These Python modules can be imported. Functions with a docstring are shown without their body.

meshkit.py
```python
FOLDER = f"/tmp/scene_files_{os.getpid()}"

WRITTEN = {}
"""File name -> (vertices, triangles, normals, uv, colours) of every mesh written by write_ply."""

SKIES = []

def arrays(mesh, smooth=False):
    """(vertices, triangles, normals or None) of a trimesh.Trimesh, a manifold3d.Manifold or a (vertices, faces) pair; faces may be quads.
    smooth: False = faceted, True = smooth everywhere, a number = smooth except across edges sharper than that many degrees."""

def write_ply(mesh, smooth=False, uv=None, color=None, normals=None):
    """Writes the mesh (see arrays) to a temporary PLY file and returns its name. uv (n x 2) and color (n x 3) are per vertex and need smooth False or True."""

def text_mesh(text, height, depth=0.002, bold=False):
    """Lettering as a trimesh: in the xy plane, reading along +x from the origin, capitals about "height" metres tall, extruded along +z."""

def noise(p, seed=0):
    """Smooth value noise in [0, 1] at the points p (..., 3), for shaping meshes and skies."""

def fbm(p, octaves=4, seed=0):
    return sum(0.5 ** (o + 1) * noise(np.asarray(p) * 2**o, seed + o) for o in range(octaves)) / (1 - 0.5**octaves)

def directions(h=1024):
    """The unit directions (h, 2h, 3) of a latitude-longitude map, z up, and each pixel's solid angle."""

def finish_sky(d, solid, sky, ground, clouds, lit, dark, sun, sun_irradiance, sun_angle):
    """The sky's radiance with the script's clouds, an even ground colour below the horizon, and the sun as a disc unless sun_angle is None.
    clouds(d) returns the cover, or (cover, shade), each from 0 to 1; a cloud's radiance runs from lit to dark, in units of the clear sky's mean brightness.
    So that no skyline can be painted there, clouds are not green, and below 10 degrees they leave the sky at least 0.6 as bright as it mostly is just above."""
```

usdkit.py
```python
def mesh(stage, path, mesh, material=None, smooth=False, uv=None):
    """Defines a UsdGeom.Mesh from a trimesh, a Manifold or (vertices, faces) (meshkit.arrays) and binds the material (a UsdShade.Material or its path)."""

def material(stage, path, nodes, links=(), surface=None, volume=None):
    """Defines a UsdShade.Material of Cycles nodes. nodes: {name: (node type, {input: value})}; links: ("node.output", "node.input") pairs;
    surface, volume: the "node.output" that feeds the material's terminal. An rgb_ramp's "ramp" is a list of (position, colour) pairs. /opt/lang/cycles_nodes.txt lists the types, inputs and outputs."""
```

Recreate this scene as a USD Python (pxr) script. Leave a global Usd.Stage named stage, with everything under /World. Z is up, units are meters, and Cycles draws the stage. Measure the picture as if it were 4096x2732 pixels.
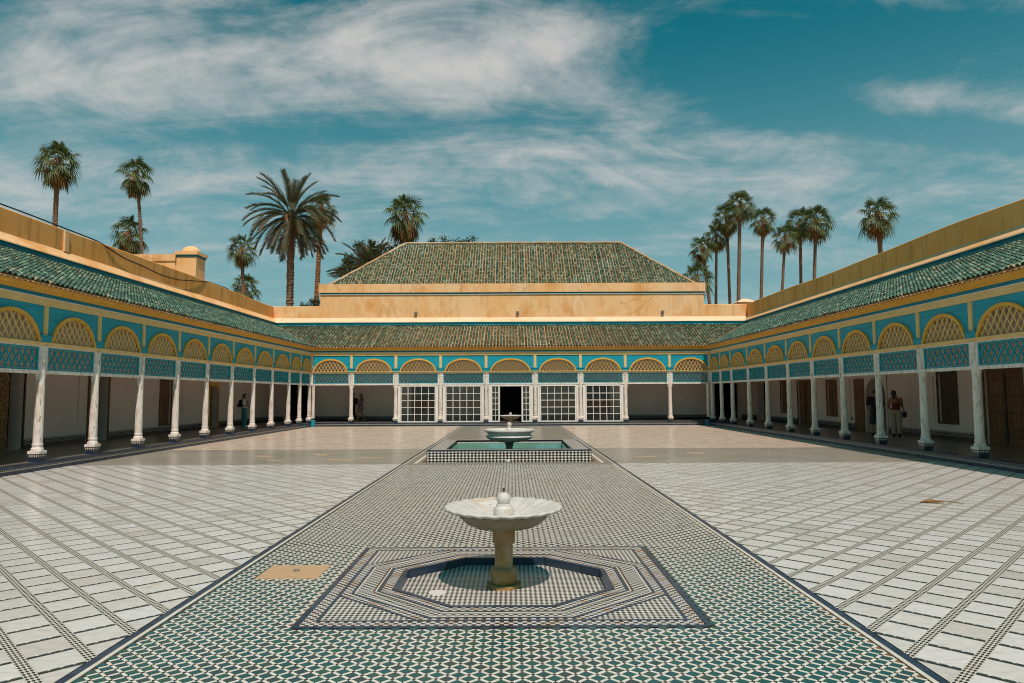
import math, random
import numpy as np
import shapely.geometry as sg
from shapely.ops import unary_union
from manifold3d import CrossSection, FillRule, Manifold
import trimesh
import usdkit, meshkit
from pxr import Usd, UsdGeom, UsdLux, UsdShade, Gf, Sdf, Vt

stage = Usd.Stage.CreateInMemory()
UsdGeom.SetStageUpAxis(stage, 'Z')
UsdGeom.SetStageMetersPerUnit(stage, 1.0)
UsdGeom.Xform.Define(stage, '/World')
UsdGeom.Scope.Define(stage, '/World/Looks')

# ------------------------------------------------------------------ camera
CAM = np.array([.09, 0.0, 1.78])
PITCH, ROLL = 4.42, -.26            # degrees
cam = UsdGeom.Camera.Define(stage, '/World/camera')
cam.CreateFocalLengthAttr(24.0); cam.CreateHorizontalApertureAttr(36.0)
cam.CreateClippingRangeAttr(Gf.Vec2f(.05, 3000))
cam.CreateExposureAttr(0.0)
cam.AddTranslateOp().Set(Gf.Vec3d(*CAM))
cam.AddRotateXOp().Set(90 + PITCH)
cam.AddRotateZOp().Set(ROLL)

# ------------------------------------------------------------------ sky and sun
SUN = np.array([.135, -.55, 1.0]); SUN /= np.linalg.norm(SUN)
S_EL, S_AZ = math.asin(SUN[2]), math.atan2(SUN[0], SUN[1])
SKY_STRENGTH, SUN_INT = .075, 1.0
sun = UsdLux.DistantLight.Define(stage, '/World/sun')
sun.CreateIntensityAttr(SUN_INT); sun.CreateAngleAttr(.53); sun.CreateNormalizeAttr(True)
sun.CreateColorAttr(Gf.Vec3f(1, .85, .80))
sun.AddRotateXYZOp().Set(Gf.Vec3f(math.degrees(math.acos(SUN[2])), 0, math.degrees(math.atan2(SUN[0], -SUN[1]))))

def sky_material():
    N = {'tc': ('texture_coordinate', {}), 'sky': ('sky_texture', {'sky_type': 'single_scattering', 'sun_disc': False, 'sun_elevation': S_EL, 'sun_rotation': S_AZ, 'air_density': 1.0, 'aerosol_density': 1.0, 'ozone_density': 1.0}),
         'tint': ('mix_color', {'blend_type': 'multiply', 'fac': 1.0, 'b': (.08, 1.10, .86), 'use_clamp': False}),
         'sep': ('separate_xyz', {}), 'zz': ('math', {'math_type': 'add', 'value2': .22}),
         'ux': ('math', {'math_type': 'divide'}), 'uy': ('math', {'math_type': 'divide'}),
         'uv': ('combine_xyz', {'z': 0.0}),
         'map1': ('mapping', {'scale': (1.0, 1.5, 1.0), 'rotation': (0, 0, -.35), 'location': (3.1, 1.7, 0)}),
         'n1': ('noise_texture', {'scale': 1.9, 'detail': 11.0, 'roughness': .62, 'distortion': 1.0}),
         'map2': ('mapping', {'scale': (.5, 2.2, 1.0), 'rotation': (0, 0, -.25), 'location': (7.7, .4, 0)}),
         'n2': ('noise_texture', {'scale': 1.5, 'detail': 10.0, 'roughness': .62, 'distortion': .9}),
         'n3': ('noise_texture', {'scale': 9.0, 'detail': 8.0, 'roughness': .68, 'distortion': .5}),
         'bg': ('background_shader', {'strength': SKY_STRENGTH})}
    L = [('sky.color', 'tint.a'), ('tc.generated', 'sep.vector'), ('sep.z', 'zz.value1'), ('sep.x', 'ux.value1'), ('zz.value', 'ux.value2'), ('sep.y', 'uy.value1'), ('zz.value', 'uy.value2'),
         ('ux.value', 'uv.x'), ('uy.value', 'uv.y'), ('uv.vector', 'map1.vector'), ('map1.vector', 'n1.vector'), ('uv.vector', 'map2.vector'), ('map2.vector', 'n2.vector'), ('uv.vector', 'n3.vector')]
    k = [0]
    def m(op, a, b=None, c=None, **kw):
        k[0] += 1; n = f'k{k[0]}'; inp = {'math_type': op, **kw}
        for i, x in enumerate((a, b, c)):
            if isinstance(x, (int, float)): inp[f'value{i+1}'] = float(x)
        N[n] = ('math', inp)
        for i, x in enumerate((a, b, c)):
            if isinstance(x, str): L.append((x, f'{n}.value{i+1}'))
        return n + '.value'
    # broad banks of cloud, each a soft patch of directions (where the cover is thicker)
    def bank(px, py, sx, sy, w):
        x, z = (px - 512) / 683., (341 + 53 - py) / 683.
        d = np.array([x, 1.0, z]); d /= np.linalg.norm(d)
        n = d[2] + .22
        cx, cy = d[0] / n, d[1] / n
        a = m('multiply', m('subtract', 'ux.value', float(cx)), 1 / sx)
        b = m('multiply', m('subtract', 'uy.value', float(cy)), 1 / sy)
        r = m('add', m('multiply', a, a), m('multiply', b, b))
        return m('multiply', m('exponent', m('multiply', r, -1.0)), w)
    banks = None
    for q in BANKS:
        t = bank(*q); banks = t if banks is None else m('add', banks, t)
    s = m('add', m('multiply', 'n1.fac', 1.3), m('multiply', 'n2.fac', 1.0))
    s = m('add', s, m('multiply', 'n3.fac', .5))
    s = m('add', m('add', s, -1.49), banks)
    N['cov'] = ('map_range', {'range_type': 'smoothstep', 'from_min': -.16, 'from_max': .70, 'to_min': 0.0, 'to_max': .92, 'clamp': True}); L.append((s, 'cov.value'))
    # thin milky air towards the horizon
    N['low'] = ('map_range', {'range_type': 'smoothstep', 'from_min': .0, 'from_max': .50, 'to_min': .86, 'to_max': 0.0, 'clamp': True}); L.append(('sep.z', 'low.value'))
    N['mixlow'] = ('mix_color', {'b': LOW_COL, 'use_clamp': False}); L += [('tint.result', 'mixlow.a'), ('low.result', 'mixlow.fac')]
    N['mixc'] = ('mix_color', {'b': CLOUD_COL, 'use_clamp': False}); L += [('mixlow.result', 'mixc.a'), ('cov.result', 'mixc.fac'), ('mixc.result', 'bg.color')]
    return usdkit.material(stage, '/World/Looks/sky', N, L, surface='bg.background')
# (place in the sky, breadth, weight); negative weights are open blue
BANKS = [(110, 62, .26, .17, .34), (290, 62, .22, .16, .20), (405, 42, .28, .16, .36), (60, 125, .4, .3, .14), (955, 92, .26, .075, .36), (180, 185, .7, .5, .16), (560, 150, .6, .25, .16), (470, 78, .14, .12, .16), (610, 24, .25, .12, .20),
         (820, 180, .7, .45, .16), (800, 45, .40, .18, -.26), (760, 150, .6, .22, .12), (235, 118, .2, .10, -.16), (330, 135, .3, .16, -.06), (990, 128, .2, .08, -.16), (15, 10, .12, .10, -.2), (520, 100, .1, .1, -.12), (760, 110, .2, .12, -.10)]
LOW_COL, CLOUD_COL = (3.9, 5.5, 6.15), (8.4, 8.1, 7.8)
dome = UsdLux.DomeLight.Define(stage, '/World/sky')
dome.CreateIntensityAttr(1.0)
UsdShade.MaterialBindingAPI.Apply(dome.GetPrim()).Bind(sky_material())
dome.GetPrim().SetCustomDataByKey('kind', 'structure')

# ------------------------------------------------------------------ materials
def mat(name, c1, c2=None, scale=2.5, detail=6, rough=.6, spec=.35, bump=0.0, bscale=60, stains=(), tone=None, stretch=(1, 1, 1), lo=.3, hi=.7, metallic=0.0, trans=None, tonemix=.75, extra=None):
    """Noise between two colours (or a ramp over the piece's own tone), stains = (colour, scale, from, to, amount, stretch), fine bump."""
    N = {'g': ('geometry', {}), 'mp': ('mapping', {'scale': stretch}), 'n': ('noise_texture', {'scale': scale, 'detail': float(detail), 'roughness': .6}),
         'r': ('rgb_ramp', {'ramp': [(lo, c1), (hi, c2 or c1)]}), 'p': ('principled_bsdf', {'roughness': rough, 'specular_ior_level': spec, 'metallic': metallic})}
    L = [('g.position', 'mp.vector'), ('mp.vector', 'n.vector'), ('n.fac', 'r.fac')]
    out = 'r.color'
    if tone:
        N['at'] = ('attribute', {'attribute': 'tone'}); N['tr'] = ('rgb_ramp', {'ramp': tone})
        N['tm'] = ('mix_color', {'fac': tonemix}); L += [('at.fac', 'tr.fac'), (out, 'tm.a'), ('tr.color', 'tm.b')]; out = 'tm.result'
    for i, (col, sc, a, b, amt, st) in enumerate(stains):
        N[f's{i}m'] = ('mapping', {'scale': st, 'location': (i * 3.7, i * 1.3, i * 5.1)}); N[f's{i}n'] = ('noise_texture', {'scale': sc, 'detail': 8.0, 'roughness': .65})
        N[f's{i}r'] = ('map_range', {'from_min': a, 'from_max': b, 'to_min': 0.0, 'to_max': amt, 'clamp': True}); N[f's{i}x'] = ('mix_color', {'b': col})
        L += [('g.position', f's{i}m.vector'), (f's{i}m.vector', f's{i}n.vector'), (f's{i}n.fac', f's{i}r.value'), (out, f's{i}x.a'), (f's{i}r.result', f's{i}x.fac')]; out = f's{i}x.result'
    if extra: out = extra(N, L, out)
    L.append((out, 'p.base_color'))
    if bump:
        N['bn'] = ('noise_texture', {'scale': bscale, 'detail': 5.0, 'roughness': .6}); N['b'] = ('bump', {'strength': bump, 'distance': .01})
        L += [('mp.vector', 'bn.vector'), ('bn.fac', 'b.height'), ('b.normal', 'p.normal')]
    surf = 'p.BSDF'
    if trans:
        N['tb'] = ('translucent_bsdf', {'color': trans}); N['mx'] = ('mix_closure', {'fac': .3}); L += [('p.BSDF', 'mx.closure1'), ('tb.BSDF', 'mx.closure2')]; surf = 'mx.closure'
    return usdkit.material(stage, f'/World/Looks/{name}', N, L, surface=surf)

def cracks(N, L, out):
    N['cn'] = ('noise_texture', {'scale': 1.1, 'detail': 6.0, 'roughness': .7}); N['ca'] = ('vector_math', {'math_type': 'multiply_add', 'vector2': (.9, .9, .9)}); N['cv'] = ('voronoi_texture', {'feature': 'distance_to_edge', 'scale': .42})
    N['cm'] = ('map_range', {'from_min': .004, 'from_max': .014, 'to_min': 1.0, 'to_max': 0.0, 'clamp': True}); N['ck'] = ('noise_texture', {'scale': .5, 'detail': 3.0}); N['ckm'] = ('map_range', {'from_min': .50, 'from_max': .58, 'to_min': 0.0, 'to_max': .42, 'clamp': True}); N['cx'] = ('math', {'math_type': 'multiply'}); N['cmix'] = ('mix_color', {'b': (.36, .17, .06)})
    L.extend([('g.position', 'cn.vector'), ('cn.color', 'ca.vector1'), ('g.position', 'ca.vector3'), ('ca.vector', 'cv.vector'), ('cv.distance', 'cm.value'), ('g.position', 'ck.vector'), ('ck.fac', 'ckm.value'), ('cm.result', 'cx.value1'), ('ckm.result', 'cx.value2'), (out, 'cmix.a'), ('cx.value', 'cmix.fac')])
    return 'cmix.result'
def math_chain(N, L, tag):
    k = [0]
    def m(op, a, b=None, c=None):
        k[0] += 1; n = f'{tag}{k[0]}'; inp = {'math_type': op}
        for i, x in enumerate((a, b, c)):
            if isinstance(x, (int, float)): inp[f'value{i+1}'] = float(x)
        N[n] = ('math', inp)
        for i, x in enumerate((a, b, c)):
            if isinstance(x, str): L.append((x, f'{n}.value{i+1}'))
        return n + '.value'
    return m

def xyz(N, L):
    N['sx'] = ('separate_xyz', {}); L.append(('g.position', 'sx.vector'))
    return 'sx.x', 'sx.y', 'sx.z'

def pick(N, L, tag, fac, a, b):
    """colour a where fac is 0, b where it is 1 (a, b: a colour or an output)."""
    inp = {}
    if not isinstance(a, str): inp['a'] = a
    if not isinstance(b, str): inp['b'] = b
    N[tag] = ('mix_color', inp); L.append((fac, f'{tag}.fac'))
    if isinstance(a, str): L.append((a, f'{tag}.a'))
    if isinstance(b, str): L.append((b, f'{tag}.b'))
    return tag + '.result'

LA, LB = .136, .1215     # the lozenge tiling: period across and along the walk
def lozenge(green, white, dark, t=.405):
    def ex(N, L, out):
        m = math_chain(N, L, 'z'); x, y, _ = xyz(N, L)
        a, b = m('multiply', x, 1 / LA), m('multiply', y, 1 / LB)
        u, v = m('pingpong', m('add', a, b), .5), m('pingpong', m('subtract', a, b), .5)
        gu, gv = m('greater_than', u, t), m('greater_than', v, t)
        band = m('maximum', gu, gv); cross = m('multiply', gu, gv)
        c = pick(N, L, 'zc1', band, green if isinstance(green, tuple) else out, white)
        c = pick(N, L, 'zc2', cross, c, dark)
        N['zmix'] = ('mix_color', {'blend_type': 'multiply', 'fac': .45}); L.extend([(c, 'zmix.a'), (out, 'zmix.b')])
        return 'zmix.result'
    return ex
def chequer(p, a, b, axes='xy', rot=True, off=(0, 0), q=None):
    """little square tiles set on their corners in colours a and b."""
    q = q or p
    def ex(N, L, out):
        m = math_chain(N, L, 'z'); x, y, z = xyz(N, L)
        h, w = (x, y) if axes == 'xy' else (m('add', x, y), z)
        h, w = m('multiply', m('add', h, off[0]), 1 / p), m('multiply', m('add', w, off[1]), 1 / q)
        if rot: h, w = m('add', h, w), m('subtract', h, w)
        d = m('less_than', m('multiply', m('subtract', m('pingpong', h, 1.0), .5), m('subtract', m('pingpong', w, 1.0), .5)), 0.0)
        c = pick(N, L, 'zc1', d, a, b)
        N['zmix'] = ('mix_color', {'blend_type': 'multiply', 'fac': .8}); L.extend([(c, 'zmix.a'), (out, 'zmix.b')])
        return 'zmix.result'
    return ex

WHITE_T, GREEN_T, DARK_T = (.62, .58, .49), (.022, .085, .072), (.03, .032, .03)
M = {}
def painted_vignette(N, L, out):      # lens vignetting painted into the tile colour: darker, duller beyond the hatch
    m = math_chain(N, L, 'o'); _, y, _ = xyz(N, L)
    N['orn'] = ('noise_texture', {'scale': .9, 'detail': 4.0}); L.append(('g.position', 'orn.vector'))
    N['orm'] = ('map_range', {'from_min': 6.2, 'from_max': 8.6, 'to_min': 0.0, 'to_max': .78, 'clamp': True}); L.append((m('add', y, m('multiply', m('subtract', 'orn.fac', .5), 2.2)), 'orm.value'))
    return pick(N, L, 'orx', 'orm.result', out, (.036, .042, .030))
M['earth'] = mat('earth', (.36, .25, .15), (.44, .32, .2), scale=.3, rough=.95, spec=.1)
M['grout'] = mat('grout', (.13, .075, .035), (.2, .13, .07), scale=9, rough=.95, spec=.1)
M['green_tile'] = mat('green_tile', (.02, .07, .06), (.03, .10, .085), scale=25, rough=.22, spec=.5, tone=[(0, (.035, .042, .035)), (.2, (.018, .05, .047)), (.45, (.010, .085, .080)), (.7, (.009, .068, .063)), (.85, (.016, .09, .055)), (1, (.045, .06, .04))], bump=.15, bscale=90, tonemix=.8, extra=painted_vignette, stains=[((.25, .2, .14), 90, .66, .74, .7, (1, 1, 1))])
M['white_tile'] = mat('white_tile', (.62, .54, .44), (.74, .67, .57), scale=14, rough=.35, spec=.45, tone=[(0, (.62, .56, .45)), (.5, (.72, .67, .57)), (1, (.66, .62, .55))], stains=[((.36, .24, .12), 60, .6, .72, .6, (1, 1, 1))])
M['dark_tile'] = mat('dark_tile', (.02, .022, .02), (.05, .045, .035), scale=12, rough=.3, spec=.45)
M['lozenge'] = mat('lozenge_tiling', (.75, .72, .66), (1, 1, 1), scale=1.2, rough=.3, spec=.45, extra=lozenge((.05, .05, .036), (.70, .60, .47), (.04, .035, .028)), lo=.35, hi=.62)
M['cross_walk'] = mat('cross_walk_tiling', (.66, .62, .52), (1, .98, .92), scale=.7, rough=.26, spec=.4, extra=lozenge((.07, .075, .06), (.78, .69, .57), (.09, .08, .06), t=.37), lo=.38, hi=.6)
M['fine_mosaic'] = mat('fine_mosaic', (.8, .77, .72), (1, 1, 1), scale=3, rough=.32, spec=.45, extra=chequer(.046, (.66, .61, .54), (.034, .040, .036)))
M['fine_mosaic_square'] = mat('fine_mosaic_square', (.8, .77, .72), (1, 1, 1), scale=3, rough=.32, spec=.45, extra=chequer(.036, (.58, .54, .48), (.05, .056, .052), rot=False))
M['rust_mosaic'] = mat('rust_mosaic', (.85, .6, .4), (1, 1, 1), scale=6, rough=.32, spec=.45, extra=chequer(.036, (.60, .55, .48), (.045, .05, .06), rot=False), stains=[], lo=.42, hi=.5)
def slab_bands(N, L, out):
    m = math_chain(N, L, 'z'); x, y, _ = xyz(N, L)
    ax = m('absolute', x); p = m('multiply', m('subtract', y, ax), .70711); q = m('multiply', m('add', y, ax), .70711)
    wide = m('less_than', m('pingpong', m('multiply', p, 1 / .357), .5), .0395 / .357)
    per = m('subtract', 5 / .357, m('multiply', wide, -9 / .357))
    u, v = m('pingpong', m('multiply', p, per), .5), m('pingpong', m('multiply', q, 7 / .354), .5)
    d = m('less_than', m('add', u, v), m('subtract', .84, m('multiply', wide, .36)))
    c = pick(N, L, 'zc1', d, (.58, .53, .44), (.02, .026, .022))
    N['obn'] = ('noise_texture', {'scale': 2.1, 'detail': 7.0, 'roughness': .7}); L.append(('g.position', 'obn.vector'))
    N['obm'] = ('map_range', {'from_min': .66, 'from_max': .72, 'to_min': 0.0, 'to_max': .8, 'clamp': True}); L.append(('obn.fac', 'obm.value'))
    return pick(N, L, 'obx', 'obm.result', c, (.36, .19, .075))
M['slab_bands'] = mat('marble_mosaic_bands', (.6, .56, .48), scale=5, rough=.35, spec=.4, extra=slab_bands, stains=[])
M['marble_slab'] = mat('marble_slab', (.44, .41, .37), (.66, .635, .59), scale=5, detail=8, rough=.22, spec=.4, stretch=(2.2, 3.2, 1), lo=.28, hi=.62, tone=[(0, (.46, .40, .33)), (.3, (.61, .57, .50)), (.7, (.68, .65, .59)), (1, (.72, .70, .66))], tonemix=.55, stains=[((.42, .25, .11), 1.3, .64, .78, .55, (1, 1, 1)), ((.30, .28, .25), 6, .56, .70, .5, (.6, 5, 1)), ((.2, .18, .16), 30, .68, .74, .3, (1, 1, 1))])
M['marble_worn'] = mat('worn_marble_slab', (.52, .37, .26), (.72, .56, .43), scale=3, detail=8, rough=.24, spec=.4, stretch=(1, 3, 1), lo=.3, hi=.62, tone=[(0, (.50, .35, .24)), (.5, (.62, .48, .36)), (1, (.72, .60, .49))], tonemix=.55, stains=[((.36, .21, .10), 1.1, .58, .74, .55, (1, 1, 1))])
M['blue_tile'] = mat('blue_tile', (.012, .022, .042), (.03, .05, .08), scale=9, rough=.25, spec=.5, tone=[(0, (.012, .02, .038)), (.6, (.02, .036, .062)), (1, (.04, .06, .085))], stains=[((.2, .14, .09), 40, .64, .74, .6, (1, 1, 1))])
M['cream_strip'] = mat('cream_strip', (.56, .5, .4), (.68, .63, .53), scale=8, rough=.4)
M['black_tile'] = mat('black_tile', (.012, .013, .013), (.03, .03, .028), scale=14, rough=.2, spec=.5)
M['ivory_tile'] = mat('ivory_tile', (.58, .53, .45), (.70, .66, .58), scale=14, rough=.25, spec=.5, tone=[(0, (.55, .47, .37)), (.5, (.68, .63, .55)), (1, (.72, .68, .62))])
M['band_mosaic'] = mat('band_mosaic', (.75, .7, .6), (1, 1, 1), scale=8, rough=.3, spec=.45, extra=chequer(.056, (.62, .56, .46), (.028, .026, .03), axes='sz', off=(.013, .006), q=.05))
M['pool_tile'] = mat('pool_tile', (.65, .75, .7), (1, 1, 1), scale=1.1, rough=.15, spec=.5, extra=None, tone=None)
def pool_pattern(N, L, out):
    m = math_chain(N, L, 'z'); x, y, z = xyz(N, L); h = m('add', x, y)
    a, b = m('multiply', h, 1 / .085), m('multiply', z, 1 / .085)
    u, v = m('pingpong', m('add', a, b), .5), m('pingpong', m('subtract', a, b), .5)
    d = m('greater_than', m('maximum', u, v), .42)
    N['pn'] = ('noise_texture', {'scale': 1.3, 'detail': 5.0}); L.append(('g.position', 'pn.vector'))
    N['pr'] = ('rgb_ramp', {'ramp': [(.3, (.03, .20, .12)), (.5, (.04, .30, .22)), (.62, (.09, .46, .44))]}); L.append(('pn.fac', 'pr.fac'))
    return pick(N, L, 'zc1', d, 'pr.color', (.55, .6, .5))
M['pool_tile'] = mat('pool_lattice_tile', (1, 1, 1), scale=2, rough=.15, spec=.5, extra=pool_pattern)
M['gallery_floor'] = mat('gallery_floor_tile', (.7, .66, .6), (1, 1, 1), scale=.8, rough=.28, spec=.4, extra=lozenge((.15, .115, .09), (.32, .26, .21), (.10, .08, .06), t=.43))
M['hatch'] = mat('hatch_plate', (.42, .27, .14), (.52, .36, .21), scale=6, rough=.8, spec=.2, bump=.3, bscale=80, stretch=(1, 5, 1))
# buildings
M['plaster'] = mat('ochre_plaster', (.84, .45, .18), (.88, .54, .27), scale=.55, detail=7, rough=.9, spec=.15, bump=.35, bscale=14, lo=.36, hi=.62, extra=cracks,
                   stains=[((.86, .56, .32), .35, .46, .62, .8, (1, 1, .8)), ((.70, .29, .065), .8, .50, .66, .75, (1, 1, .6)), ((.52, .27, .11), 2.0, .54, .70, .55, (2.2, 2.2, .2)), ((.32, .2, .12), 9, .68, .76, .5, (1, 1, 1))])
M['plaster_pale'] = mat('pale_plaster', (.82, .53, .31), (.88, .62, .41), scale=.7, rough=.9, spec=.15, bump=.35, bscale=14, stains=[((.66, .38, .17), .9, .54, .66, .6, (1, 1, 1)), ((.3, .18, .1), 11, .66, .73, .6, (1, 1, 1))])
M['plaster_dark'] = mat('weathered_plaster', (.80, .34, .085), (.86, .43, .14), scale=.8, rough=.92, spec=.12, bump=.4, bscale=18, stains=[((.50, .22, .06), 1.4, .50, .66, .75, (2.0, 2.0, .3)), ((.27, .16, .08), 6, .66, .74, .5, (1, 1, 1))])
M['gallery_wall'] = mat('limewashed_wall', (.70, .57, .485), (.77, .645, .56), scale=.9, rough=.9, spec=.15, stains=[((.62, .50, .40), 1.5, .55, .7, .5, (1, 1, 1))])
M['white_paint'] = mat('white_paint', (.72, .62, .52), (.82, .74, .65), scale=6, rough=.6, spec=.3, bump=.3, bscale=30, stretch=(1, 1, .5),
                       stains=[((.46, .34, .22), 3.2, .52, .68, .75, (3, 3, .7)), ((.18, .11, .07), 9, .575, .63, .85, (3.0, 3.0, .4))])
M['white_wood'] = mat('white_painted_wood', (.74, .67, .58), (.82, .77, .70), scale=5, rough=.55, spec=.3, bump=.2, bscale=40, stains=[((.46, .30, .16), 5, .60, .70, .75, (2.5, 2.5, .6)), ((.24, .16, .1), 22, .64, .69, .7, (2, 2, .5))])
M['blue_paint'] = mat('turquoise_paint', (.004, .275, .36), (.008, .345, .43), scale=3, rough=.5, spec=.35, bump=.15, bscale=40, stretch=(.4, .4, 4), stains=[((.02, .17, .2), 2.2, .55, .7, .5, (.6, .6, 5)), ((.5, .55, .5), 16, .70, .73, .7, (1, 1, 1.5))])
M['blue_lattice'] = mat('turquoise_lattice_paint', (.004, .26, .32), (.010, .34, .40), scale=5, rough=.5, spec=.35, stains=[((.5, .52, .48), 11, .66, .71, .75, (1, 1, 1))])
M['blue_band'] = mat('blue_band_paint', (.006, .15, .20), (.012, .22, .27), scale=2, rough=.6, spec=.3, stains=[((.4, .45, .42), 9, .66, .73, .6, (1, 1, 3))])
M['yellow'] = mat('ochre_yellow_paint', (.68, .33, .035), (.78, .42, .07), scale=3, rough=.55, spec=.3, bump=.15, stains=[((.32, .17, .05), 5, .6, .72, .5, (1, 1, 2))])
M['lattice_cream'] = mat('ochre_cream_lattice_paint', (.72, .46, .15), (.82, .57, .24), scale=4, rough=.55, spec=.3, stains=[((.45, .25, .08), 6, .58, .70, .6, (1, 1, 2))])
M['cream'] = mat('cream_yellow_paint', (.70, .46, .17), (.78, .56, .25), scale=3, rough=.6, spec=.3, stains=[((.38, .24, .1), 7, .62, .74, .5, (1, 1, 2))])
M['roof_tile'] = mat('green_glazed_roof_tile', (.05, .10, .06), (.09, .17, .11), scale=12, rough=.32, spec=.45, tone=[(0, (.03, .045, .03)), (.25, (.055, .095, .055)), (.55, (.075, .15, .095)), (.75, (.12, .21, .14)), (.9, (.24, .34, .24)), (1, (.42, .30, .16))], tonemix=.8, stains=[((.30, .25, .16), 22, .60, .70, .7, (1, 1, 1)), ((.05, .06, .035), .5, .55, .7, .45, (1, 1, 1))])
M['roof_pan'] = mat('terracotta_pan', (.42, .22, .09), (.52, .31, .15), scale=4, rough=.85, spec=.15, bump=.3, bscale=40, stains=[((.6, .48, .34), .35, .5, .62, .7, (1, 1, 1)), ((.2, .13, .07), 9, .62, .74, .6, (1, 1, 1))])
M['ceiling'] = mat('painted_ceiling', (.62, .50, .36), (.70, .58, .42), scale=3, rough=.7)
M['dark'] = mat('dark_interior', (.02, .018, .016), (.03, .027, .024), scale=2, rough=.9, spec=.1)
M['door_wood'] = mat('carved_brown_wood', (.11, .05, .02), (.24, .12, .05), scale=5, rough=.6, spec=.3, bump=.5, bscale=30, stretch=(2, 2, .4), lo=.35, hi=.65)
M['door_dark'] = mat('dark_wood', (.04, .027, .017), (.09, .06, .036), scale=5, rough=.6, spec=.3, bump=.4, bscale=30)
M['gilt'] = mat('gilt_painted_wood', (.07, .04, .015), (.34, .19, .05), scale=16, rough=.55, spec=.3, lo=.45, hi=.56)
def dado(N, L, out):
    m = math_chain(N, L, 'z'); x, y, z = xyz(N, L); h = m('add', x, y)
    zz = m('subtract', z, .405)
    tri = m('less_than', m('multiply', m('pingpong', m('multiply', h, 1 / .075), .5), 2.0), m('subtract', 1.0, m('multiply', zz, 1 / .10)))
    up = m('greater_than', zz, 0.0)
    c = pick(N, L, 'zc1', tri, (.46, .43, .38), (.02, .02, .02))
    ln = m('less_than', m('pingpong', m('multiply', m('subtract', z, .30), 1 / .042), .5), .12)
    low = m('greater_than', z, .305)
    c2 = pick(N, L, 'zc2', m('multiply', ln, low), (.022, .022, .022), (.4, .38, .34))
    return pick(N, L, 'zc3', up, c2, c)
M['dado'] = mat('dado_tile', (1, 1, 1), scale=2, rough=.3, spec=.45, extra=dado)
# stone, metal, cloth
M['stone_white'] = mat('white_marble', (.50, .47, .41), (.64, .61, .55), scale=5, rough=.5, spec=.35, bump=.25, bscale=30, stains=[((.50, .33, .16), 3.4, .55, .68, .6, (1, 1, 1)), ((.2, .17, .13), 17, .60, .67, .65, (1, 2, 1))])
M['stone_tan'] = mat('tan_limestone', (.30, .16, .05), (.42, .25, .10), scale=4, rough=.75, spec=.2, bump=.35, bscale=40, stains=[((.6, .5, .38), 1.8, .52, .64, .6, (1, 1, 1)), ((.1, .07, .04), 26, .66, .71, .8, (1, 1, 1.6))])
M['stone_under'] = mat('shaded_marble', (.20, .155, .095), (.30, .24, .16), scale=5, rough=.6, spec=.3, bump=.35, bscale=30, stains=[((.22, .19, .15), 6, .56, .68, .6, (1, 1, 2)), ((.1, .08, .06), 26, .66, .71, .7, (1, 1, 1))])  # bowl marble with the shade under the bowl painted into its colour
M['brass'] = mat('old_brass', (.10, .075, .03), (.16, .12, .05), scale=9, rough=.5, metallic=.7)
M['bucket_teal'] = mat('teal_plastic', (.01, .27, .34), (.015, .30, .38), scale=3, rough=.4)
M['bucket_blue'] = mat('blue_plastic', (.035, .15, .27), (.045, .18, .31), scale=3, rough=.4)
M['rubber'] = mat('black_cable', (.012, .011, .01), (.02, .018, .016), rough=.6)
M['iron'] = mat('grey_iron', (.16, .14, .11), (.22, .19, .15), rough=.6)
M['bark'] = mat('palm_bark', (.13, .075, .045), (.25, .155, .10), scale=3, rough=.9, spec=.1, bump=.6, bscale=12, stretch=(1, 1, 4))
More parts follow.
